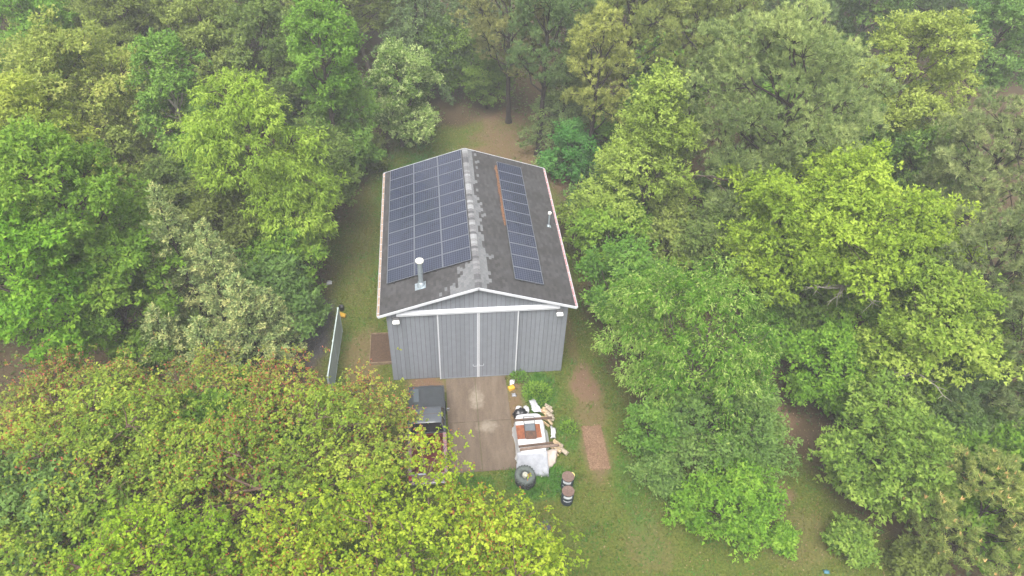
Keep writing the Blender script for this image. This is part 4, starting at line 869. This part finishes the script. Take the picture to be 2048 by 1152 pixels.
TREES = [
('broad',-29.9,26.8,3.34,8.0,4.0,'fresh','fresh green tree in the top left corner of the woodland'),
('broad',-22.9,15.9,4.17,9.0,4.5,'tan','khaki yellow tree with tan flower tassels in the upper left'),
('broad',-23.1,27.4,3.41,8.0,4.0,'olive','dull olive tree behind the khaki tassel tree'),
('birch',-17.2,15.1,2.14,9.0,4.5,'spring','narrow light green tree on a pale forked trunk'),
('broad',-17.9,26.4,3.04,8.0,4.0,'khaki','hazy khaki tree behind the pale forked trunk'),
('droop',-11.6,9.2,3.37,9.5,4.5,'lime','broad lime tree with drooping leaf sprays left of the barn roof'),
('broad',-13.1,25.4,3.20,8.0,4.0,'olive2','grey olive tree hazy at the top edge behind the lime tree'),
('broad',-8.6,18.6,2.53,10.0,4.5,'fresh','tall fresh green tree left of the white flowering tree'),
('broad',-8.0,19.6,2.41,5.0,4.0,'spring','rounded green tree below the white flowering tree'),
('locust',-4.3,23.8,2.95,4.6,4.4,'pale','pale tree covered in whitish flowers behind the barn'),
('broad',-23.3,9.9,3.08,9.0,4.5,'yolive','yellow olive tree at the left edge below the khaki tree'),
('broad',-18.7,2.9,3.47,10.0,5.0,'vivid','largest vivid green tree on the left edge'),
('broad',-19.8,-0.6,2.76,8.5,4.5,'vivid2','vivid green tree at the left edge above the red tinged maples'),
('broad',-17.5,1.1,2.64,6.5,4.0,'vivid','vivid green tree between the left edge trees and the cedar'),
('broad',-20.1,11.8,2.20,6.0,3.5,'khaki','small khaki tree in shade right of the largest vivid tree'),
('droop',-10.0,8.7,2.61,6.0,3.5,'lime','lower lime tree reaching over the grass left of the barn'),
('broad',-10.4,6.3,2.10,3.4,2.6,'vivid','low vivid green bushy tree beside the white fence panel'),
('cedar',-13.5,1.5,4.13,5.2,5.0,'cedar','grey green cedar with brown tips and pointed leaders'),
('broad',-9.2,13.8,2.26,5.0,3.0,'olive2','muted olive tree on the grass edge left of the solar panels'),
('broad',-13.9,8.6,2.45,4.5,3.0,'olive','dark olive understorey tree behind the cedar'),
('broad',-18.1,11.2,1.94,4.5,3.0,'olive2','thin olive understorey tree beside the pale forked trunk'),
('broad',-16.4,14.2,1.87,5.0,3.0,'fresh','small green understorey tree right of the pale forked trunk'),
('maple',-17.3,-6.6,3.36,6.0,1.0,'mapleR','thin red seeded maple at the left edge above the wide maple'),
('maple',-11.7,-6.6,3.87,5.6,1.0,'mapleR','thin red seeded maple hiding the foot of the cedar'),
('maple',-15.6,-10.2,4.09,7.2,1.4,'mapleA','wide yellow green maple at the left edge of the foreground'),
('maple',-9.2,-10.7,4.38,6.6,1.4,'mapleA','yellow green maple between the wide left maple and the pickup truck'),
('maple',-3.6,-16.6,5.23,7.6,1.4,'mapleB','bright yellow green maple overhanging the pickup truck bed'),
('maple',-11.5,-14.5,2.04,8.6,1.2,'mapleC','lime yellow tree top at the bottom left edge'),
('broad',-16.9,-11.0,2.73,6.0,3.0,'bluegreen','cool green tree in the bottom left corner'),
('hemlock',-2.8,31.9,3.70,9.0,5.0,'dark','dark hazy hemlock behind the white flowering tree'),
('pine',4.35,27.0,3.9,9.0,4.8,'pinebrown','tall brownish pine with bare dark trunk behind the barn'),
('pine',6.1,21.9,2.90,10.0,5.0,'pinedark','dark pine beside the tall brownish pine'),
('hemlock',7.9,22.1,2.93,5.0,4.5,'dark2','dark low hemlock behind the right corner of the barn'),
('pine',9.3,18.7,2.61,8.6,4.6,'pineyellow','yellow tipped pine left of the conical yellow green tree'),
('pine',12.1,21.5,3.22,11.0,4.5,'pineolive','olive pine with an orange dead tuft at the top edge'),
('hemlock',1.2,34.0,3.42,9.0,5.0,'dark','dark hemlock left of the tall brownish pine'),
('broad',7.9,18.5,1.80,2.4,2.4,'emerald','small emerald shrub behind the right eave of the barn'),
('conical',11.0,10.2,4.54,6.6,6.8,'ygreen','conical yellow green tree right of the barn roof'),
('pine',18.1,10.4,5.47,11.0,5.0,'pinegrey','massive grey green pine in the upper right'),
('pine',16.4,19.4,2.81,11.0,4.5,'pineolive','olive pine between the orange tufted pine and the massive pine'),
('broad',28.6,13.8,3.54,10.0,5.5,'pyellow','tall pale yellow green tree right of the massive pine'),
('broad',39.4,21.6,3.48,9.0,4.5,'hgreen','hazy mid green tree in the top right corner'),
('broad',19.2,2.5,5.13,8.0,3.2,'ylime','spreading yellow lime tree with bare pale branches beneath'),
('broad',21.4,-4.0,3.12,6.5,3.8,'ygreen2','yellow green tree at right below the spreading lime tree'),
('broad',21.7,-0.0,2.49,6.0,3.0,'vivid','vivid green tree squeezed under the spreading lime tree'),
('pine',28.7,5.6,3.51,9.0,4.0,'pinegrey2','grey olive pine at the right edge below the corner tree'),
('pine',25.1,-1.9,2.82,8.0,4.0,'pinedark2','dark grey green pine on the right edge at mid height'),
('pine',25.0,-6.0,2.11,6.0,3.5,'pinedark2','dark pine at the right edge behind the low vivid sapling'),
('cherry',10.1,-3.6,4.24,5.6,4.4,'cherry','large bright green tree with drooping pale leaves right of the barn'),
('broad',8.1,2.5,2.20,4.0,3.4,'emerald2','dense green tree close to the right wall of the barn'),
('broad',11.6,-5.5,2.96,2.8,2.7,'bluegreen2','soft blue green bushy tree below the drooping pale leaved tree'),
('broad',10.6,-9.8,1.98,1.9,1.9,'vivid3','vivid lime shrub standing alone on the lower right grass'),
('broad',18.2,-9.1,2.90,3.4,3.1,'midgreen','mid green tree with upright pale shoots at lower right'),
('pine',20.3,-12.5,2.81,4.0,3.2,'pineorange','young pine dotted with orange candles in the bottom right corner'),
('broad',17.8,-3.4,2.00,3.0,2.8,'vivid3','vivid green sapling left of the yellow green right tree'),
('broad',18.1,1.1,2.36,3.2,2.8,'dgreen','deep green understorey tree behind the drooping pale leaved tree'),
('broad',14.8,6.0,2.37,4.0,3.0,'olive2','shaded olive tree below the massive pine'),
('pine',16.2,7.2,2.79,6.0,3.4,'pinegrey','smaller grey green pine under the massive pine'),
('broad',23.1,-6.7,1.69,2.0,1.9,'bluegreen','blue green juniper like bush at the right'),
('broad',26.0,-7.2,1.36,2.0,1.8,'vivid3','low vivid sapling at the right edge above the orange candled pine'),
('broad',8.7,7.6,2.19,3.2,2.6,'vivid','bright green low tree under the conical tree by the eave'),
('broad',25.7,12.7,2.78,6.0,4.0,'dgreen2','deep green tree between the massive pine and the pale tall tree'),
('broad',18.4,5.6,2.12,2.6,2.2,'dgreen','small dark shrub in the gap below the massive pine'),
('pine',23.4,-5.5,2.08,4.0,3.0,'pinedark','shaded pine behind the mid green tree'),
('broad',-6.5,21.1,1.25,1.4,1.3,'olive','low olive shrub beside the far left corner of the barn'),
('broad',13.0,-11.1,0.50,0.6,0.6,'vivid3','tiny lime sprout shrub on the grass between the lone shrub and the mid green tree'),
('broad',16.0,-11.7,0.94,0.8,0.8,'midgreen','low green shrub at the foot of the mid green tree'),
('broad',13.9,-5.6,0.76,0.9,0.9,'dgreen','low deep green shrub beside the bare soil patch'),
('broad',8.2,-7.5,0.96,1.0,1.0,'bluegreen2','low soft green shrub on the lawn edge below the drooping tree'),
('broad',18.6,-12.8,0.99,0.9,0.9,'olive','low olive shrub at the bottom edge beside the candled pine'),
('broad',8.0,-5.7,1.34,1.9,1.9,'emerald2','green shrub at the lower left side of the drooping pale leaved tree'),
('maple',-5.7,-6.5,2.28,4.8,0.9,'mapleR','sparse maple crown draping between the white fence and the pickup truck'),
('broad',29.1,10.2,2.54,6.0,3.5,'hgreen2','leafy green tree under the tall pale yellow tree'),

]
def plant(sp, x, y, tm, cm, label, shrub=False, group=None, rz=0, scl=1):
    root = tag(empty('shrub' if shrub else NAMES[sp], (x, y, -.02), rz), label, 'shrub' if shrub else 'tree', group); root.scale = (scl,)*3
    link('trunk', tm, root); c = link('crown', cm, root); return root
for i, (sp, x, y, Rr, zc, hh, pal, label) in enumerate(TREES):
    tm, cm = make_tree(sp, sp, x, y, Rr, zc, hh, pal, 100+i)
    plant(sp, x, y, tm, cm, label, 'shrub' in label or ' bush' in label)
# back rows of the wood, too hazy to tell apart
protos = [(sp, pal) + make_tree(sp, sp, 0, 36, Rr, zc, hh, pal, 900+i, .8) for i, (sp, Rr, zc, hh, pal) in enumerate((('broad',3.4,8,4.5,'olive'), ('broad',3.6,8.5,4.5,'khaki'), ('pine',3.4,9.5,5,'pinedark'), ('broad',3.2,7.5,4.2,'dgreen2'), ('hemlock',3,7,6.5,'dark')))]
LB = {'pine': ('hazy dark pine in the back rows of the wood', 'pines in the back rows'), 'hemlock': ('hazy dark hemlock in the back rows of the wood', 'hemlocks in the back rows'), 'broad': ('hazy leafy tree in the back rows of the wood', 'leafy trees in the back rows')}
g = random.Random(12)
for yrow, x0, x1, st in ((33, -44, 54, 6.2), (40, -50, 60, 6.6), (47.5, -54, 66, 7.2)):
    x = x0
    while x < x1:
        sp, pal, tm, cm = protos[g.choice((0,1,3,0,1,2) if x < -6 else (2,2,4,4,3) if x < 22 else (2,3,0,1,3))]
        yy = yrow+g.uniform(-1.8,1.8)
        if not (-3 < x < 9 and yy < 37): plant(sp, x, yy, tm, cm, LB[sp][0], False, LB[sp][1], g.uniform(0,6.28), g.uniform(.85,1.2))
        x += st*g.uniform(.8,1.2)
# saplings filling the gaps under the tall crowns
sp_protos = [(lab,) + make_tree('broad', 'broad', 0, 8, Rr, zc, hh, pal, 700+k, .9) for k, (Rr, zc, hh, pal, lab) in enumerate(((1.9,2.9,2.4,'fresh','fresh green'), (2.1,3.2,2.6,'dgreen','deep green'), (2.0,2.6,2.2,'olive2','grey olive'), (1.8,2.4,2.2,'khaki','khaki'), (2.2,3.0,2.6,'vivid','vivid green'), (1.9,2.3,2.1,'bluegreen','cool green')))]
g = random.Random(31); done = []
for _ in range(900):
    x, y = g.uniform(-34, 40), g.uniform(-14, 32)
    l = float(zones(np.array([x]), np.array([y]))[0][0])
    if l > .02 or min([math.hypot(x-a, y-b) for a, b in done] + [99]) < 4.2 or abs(x) < 7.6 and -3 < y < 27: continue
    if y < -6 and x < 6 or math.hypot(x-15, y+7) < 6: continue
    if len(done) > 62: break
    done.append((x, y)); lab, tm, cm = g.choice(sp_protos)
    plant('broad', x, y, tm, cm, lab+' sapling half hidden under the taller woodland trees', False, lab+' understorey saplings', g.uniform(0,6.28), g.uniform(.8,1.3)).name = 'sapling'
# ------------------------------------------------------------------ undergrowth
def undergrowth():
    g = np.random.default_rng(51); N = 110000; x = g.uniform(-34, 46, N); y = g.uniform(-16, 42, N); l, s, u, gr = zones(x, y)
    cl = fbm(x, y, 2.6, 60); keep = (l < .35) & (g.random(N) < sstep(.38, .62, cl)) & (gr < .3) & ~((np.abs(x) < 5.3) & (y > -1) & (y < 13)); x, y, cl = x[keep], y[keep], cl[keep]; n = len(x)
    z = g.random(n)**1.3*(.25+1.1*sstep(.45,.75,cl)); P = np.stack([x,y,z],1); A = unit(g.normal(0,1,(n,3))*np.array([1,1,.5])); Nn = unit(g.normal(0,.5,(n,3))+np.array([0,0,1])); ln = g.uniform(.12,.26,n)
    tint = np.clip(.5+(fbm(x,y,4,70)-.5)*1.1+g.normal(0,.15,n),0,1)
    m = ramp_mat('undergrowth_leaves', [(0,(.09,.06,.035)),(.25,(.06,.065,.022)),(.55,(.06,.1,.022)),(1,(.1,.17,.03))], trans=.3)
    tag(link('undergrowth', np_mesh('undergrowth', quads(P,A,Nn,ln,ln*.6), 4, m, tint)), 'low leafy undergrowth covering the woodland floor', 'undergrowth', kind='stuff')
undergrowth()
def weeds(x, y, r_, h_, n, seed, label, pal='emerald2'):
    g = np.random.default_rng(seed); rr = np.sqrt(g.random(n))*r_; a = g.uniform(0,6.28,n); z = g.random(n)*h_*(1-.6*rr/r_); P = np.stack([rr*np.cos(a), rr*np.sin(a), z],1); A = unit(P*np.array([1,1,.2])+g.normal(0,.3,(n,3))+np.array([0,0,.3])); Nn = unit(g.normal(0,.4,(n,3))+np.array([0,0,1])); l = g.uniform(.08,.2,n)
    root = tag(empty('weed_clump', (x,y,0)), label, 'weeds'); link('leaves', np_mesh('leaves', quads(P,A,Nn,l,l*.45), 4, leaf_mat(pal,.38), np.clip(g.normal(.45,.18,n),0,.8)), root)
    sb = MB()
    for k in range(9):
        t = 6.28*k/9; sb.tube([(0,0,0), (math.cos(t)*r_*.4, math.sin(t)*r_*.4, h_*.7)], [.01,.004], 4, cap=False)
    sb.obj('stems', BARK, root)
weeds(2.2,-.35,.42,.6,420,1,'leafy weed clump against the barn door right edge')
weeds(3.1,-1.5,.75,.4,900,2,'bright green weed patch in front of the right barn wall','vivid')
weeds(4.4,-3.9,.4,.35,260,3,'green weeds between the firewood and the straw patch','vivid')
# bare pale limbs on a few trees
def bare(key, off, n, L_, seed, m=BARKP):
    root = [o for o in COL.objects if o.get('label', '').startswith(key)][0]; g = np.random.default_rng(seed); mb = MB()
    for k in range(n):
        a = g.uniform(0,6.28); d = unit(np.array([math.cos(a)*1.2, -abs(math.sin(a))*.8, g.uniform(-.1,.4)])); pts = [np.array(off, float)]
        for q in range(4): pts.append(pts[-1]+d*L_/4+g.normal(0,.07*L_,3)*.6)
        mb.tube(pts, [.05,.042,.032,.022,.008], 5, cap=False)
        for q in (1,2,3): mb.tube([pts[q], pts[q]+unit(d+g.normal(0,.7,3))*L_*.3], [.022,.006], 4, cap=False)
    mb.obj('bare_limb', m, root)
bare('spreading yellow lime', (-.6,-3.4,6.4), 9, 2.4, 3); bare('narrow light green', (.3,-1.2,5.5), 6, 2.2, 4); bare('conical yellow', (2.6,-2.6,7.5), 5, 2.2, 5, BARK); bare('yellow green tree at right', (-1.0,-1.8,5.2), 4, 1.8, 6); bare('massive grey', (.4,-3.9,8), 5, 2.5, 8, BARKD)
def litter():
    g = np.random.default_rng(91); N = 26000; x = g.uniform(-12,19,N); y = g.uniform(-15,28,N); l, s, u, gr = zones(x,y)
    keep = g.random(N) < np.clip(.25+.75*s+.6*(1-l), 0, 1)*(1-.7*u)
    for a, b, c, d in SOLID: keep &= ~((x > a) & (x < b) & (y > c) & (y < d))
    x, y = x[keep], y[keep]; n = len(x); P = np.stack([x,y,g.uniform(.01,.06,n)],1); A = unit(g.normal(0,1,(n,3))*np.array([1,1,.25])); Nn = unit(g.normal(0,.3,(n,3))+np.array([0,0,1])); ln = g.uniform(.04,.11,n)
    m = ramp_mat('fallen_leaves', [(0,(.07,.042,.025)),(.5,(.16,.1,.055)),(1,(.27,.2,.12))], trans=0, rough=.9)
    tag(link('leaf_litter', np_mesh('leaf_litter', quads(P,A,Nn,ln,ln*.6), 4, m, g.random(n))), 'fallen brown leaves scattered over the lawn and soil', 'leaves', kind='stuff')
litter()

def ground_cover():
    g = np.random.default_rng(93); N = 60000; x = g.uniform(-12,19,N); y = g.uniform(-15,27,N); l, so_, u, gr = zones(x,y); p_ = sstep(.5,.68,vnoise(x,y,.8,81))*sstep(.35,.6,vnoise(x,y,3.5,82))
    keep = g.random(N) < p_*l*(1-.8*so_)*(1-gr)*.8
    for a, b, c, d in SOLID: keep &= ~((x > a) & (x < b) & (y > c) & (y < d))
    x, y = x[keep], y[keep]; n = len(x); P = np.stack([x,y,g.uniform(.02,.13,n)],1); A = unit(g.normal(0,1,(n,3))*np.array([1,1,.4])); Nn = unit(g.normal(0,.45,(n,3))+np.array([0,0,1])); ln = g.uniform(.05,.13,n)
    tag(link('broadleaf_weeds', np_mesh('broadleaf_weeds', quads(P,A,Nn,ln,ln*.7), 4, ramp_mat('weed_leaves', [(0,(.07,.085,.02)),(.5,(.09,.135,.022)),(1,(.15,.19,.035))], trans=.3), g.random(n))), 'small broadleaf weeds growing in clumps through the lawn', 'weeds', kind='stuff')
ground_cover()
# ------------------------------------------------------------------ haze
hz = MB().box(-155, 155, -155, 155, -1.1, 34).obj('haze', bpy.data.materials.new('haze'))
m = hz.data.materials[0]; m.use_nodes = True; n = m.node_tree; n.nodes.remove(n.nodes['Principled BSDF'])
pv = n.nodes.new('ShaderNodeVolumePrincipled'); pv.inputs['Color'].default_value = (.93, .95, 1, 1); pv.inputs['Density'].default_value = HAZE
n.links.new(pv.outputs[0], n.nodes['Material Output'].inputs['Volume']); tag(hz, 'thin pale mist over the whole wood', 'haze', kind='stuff')
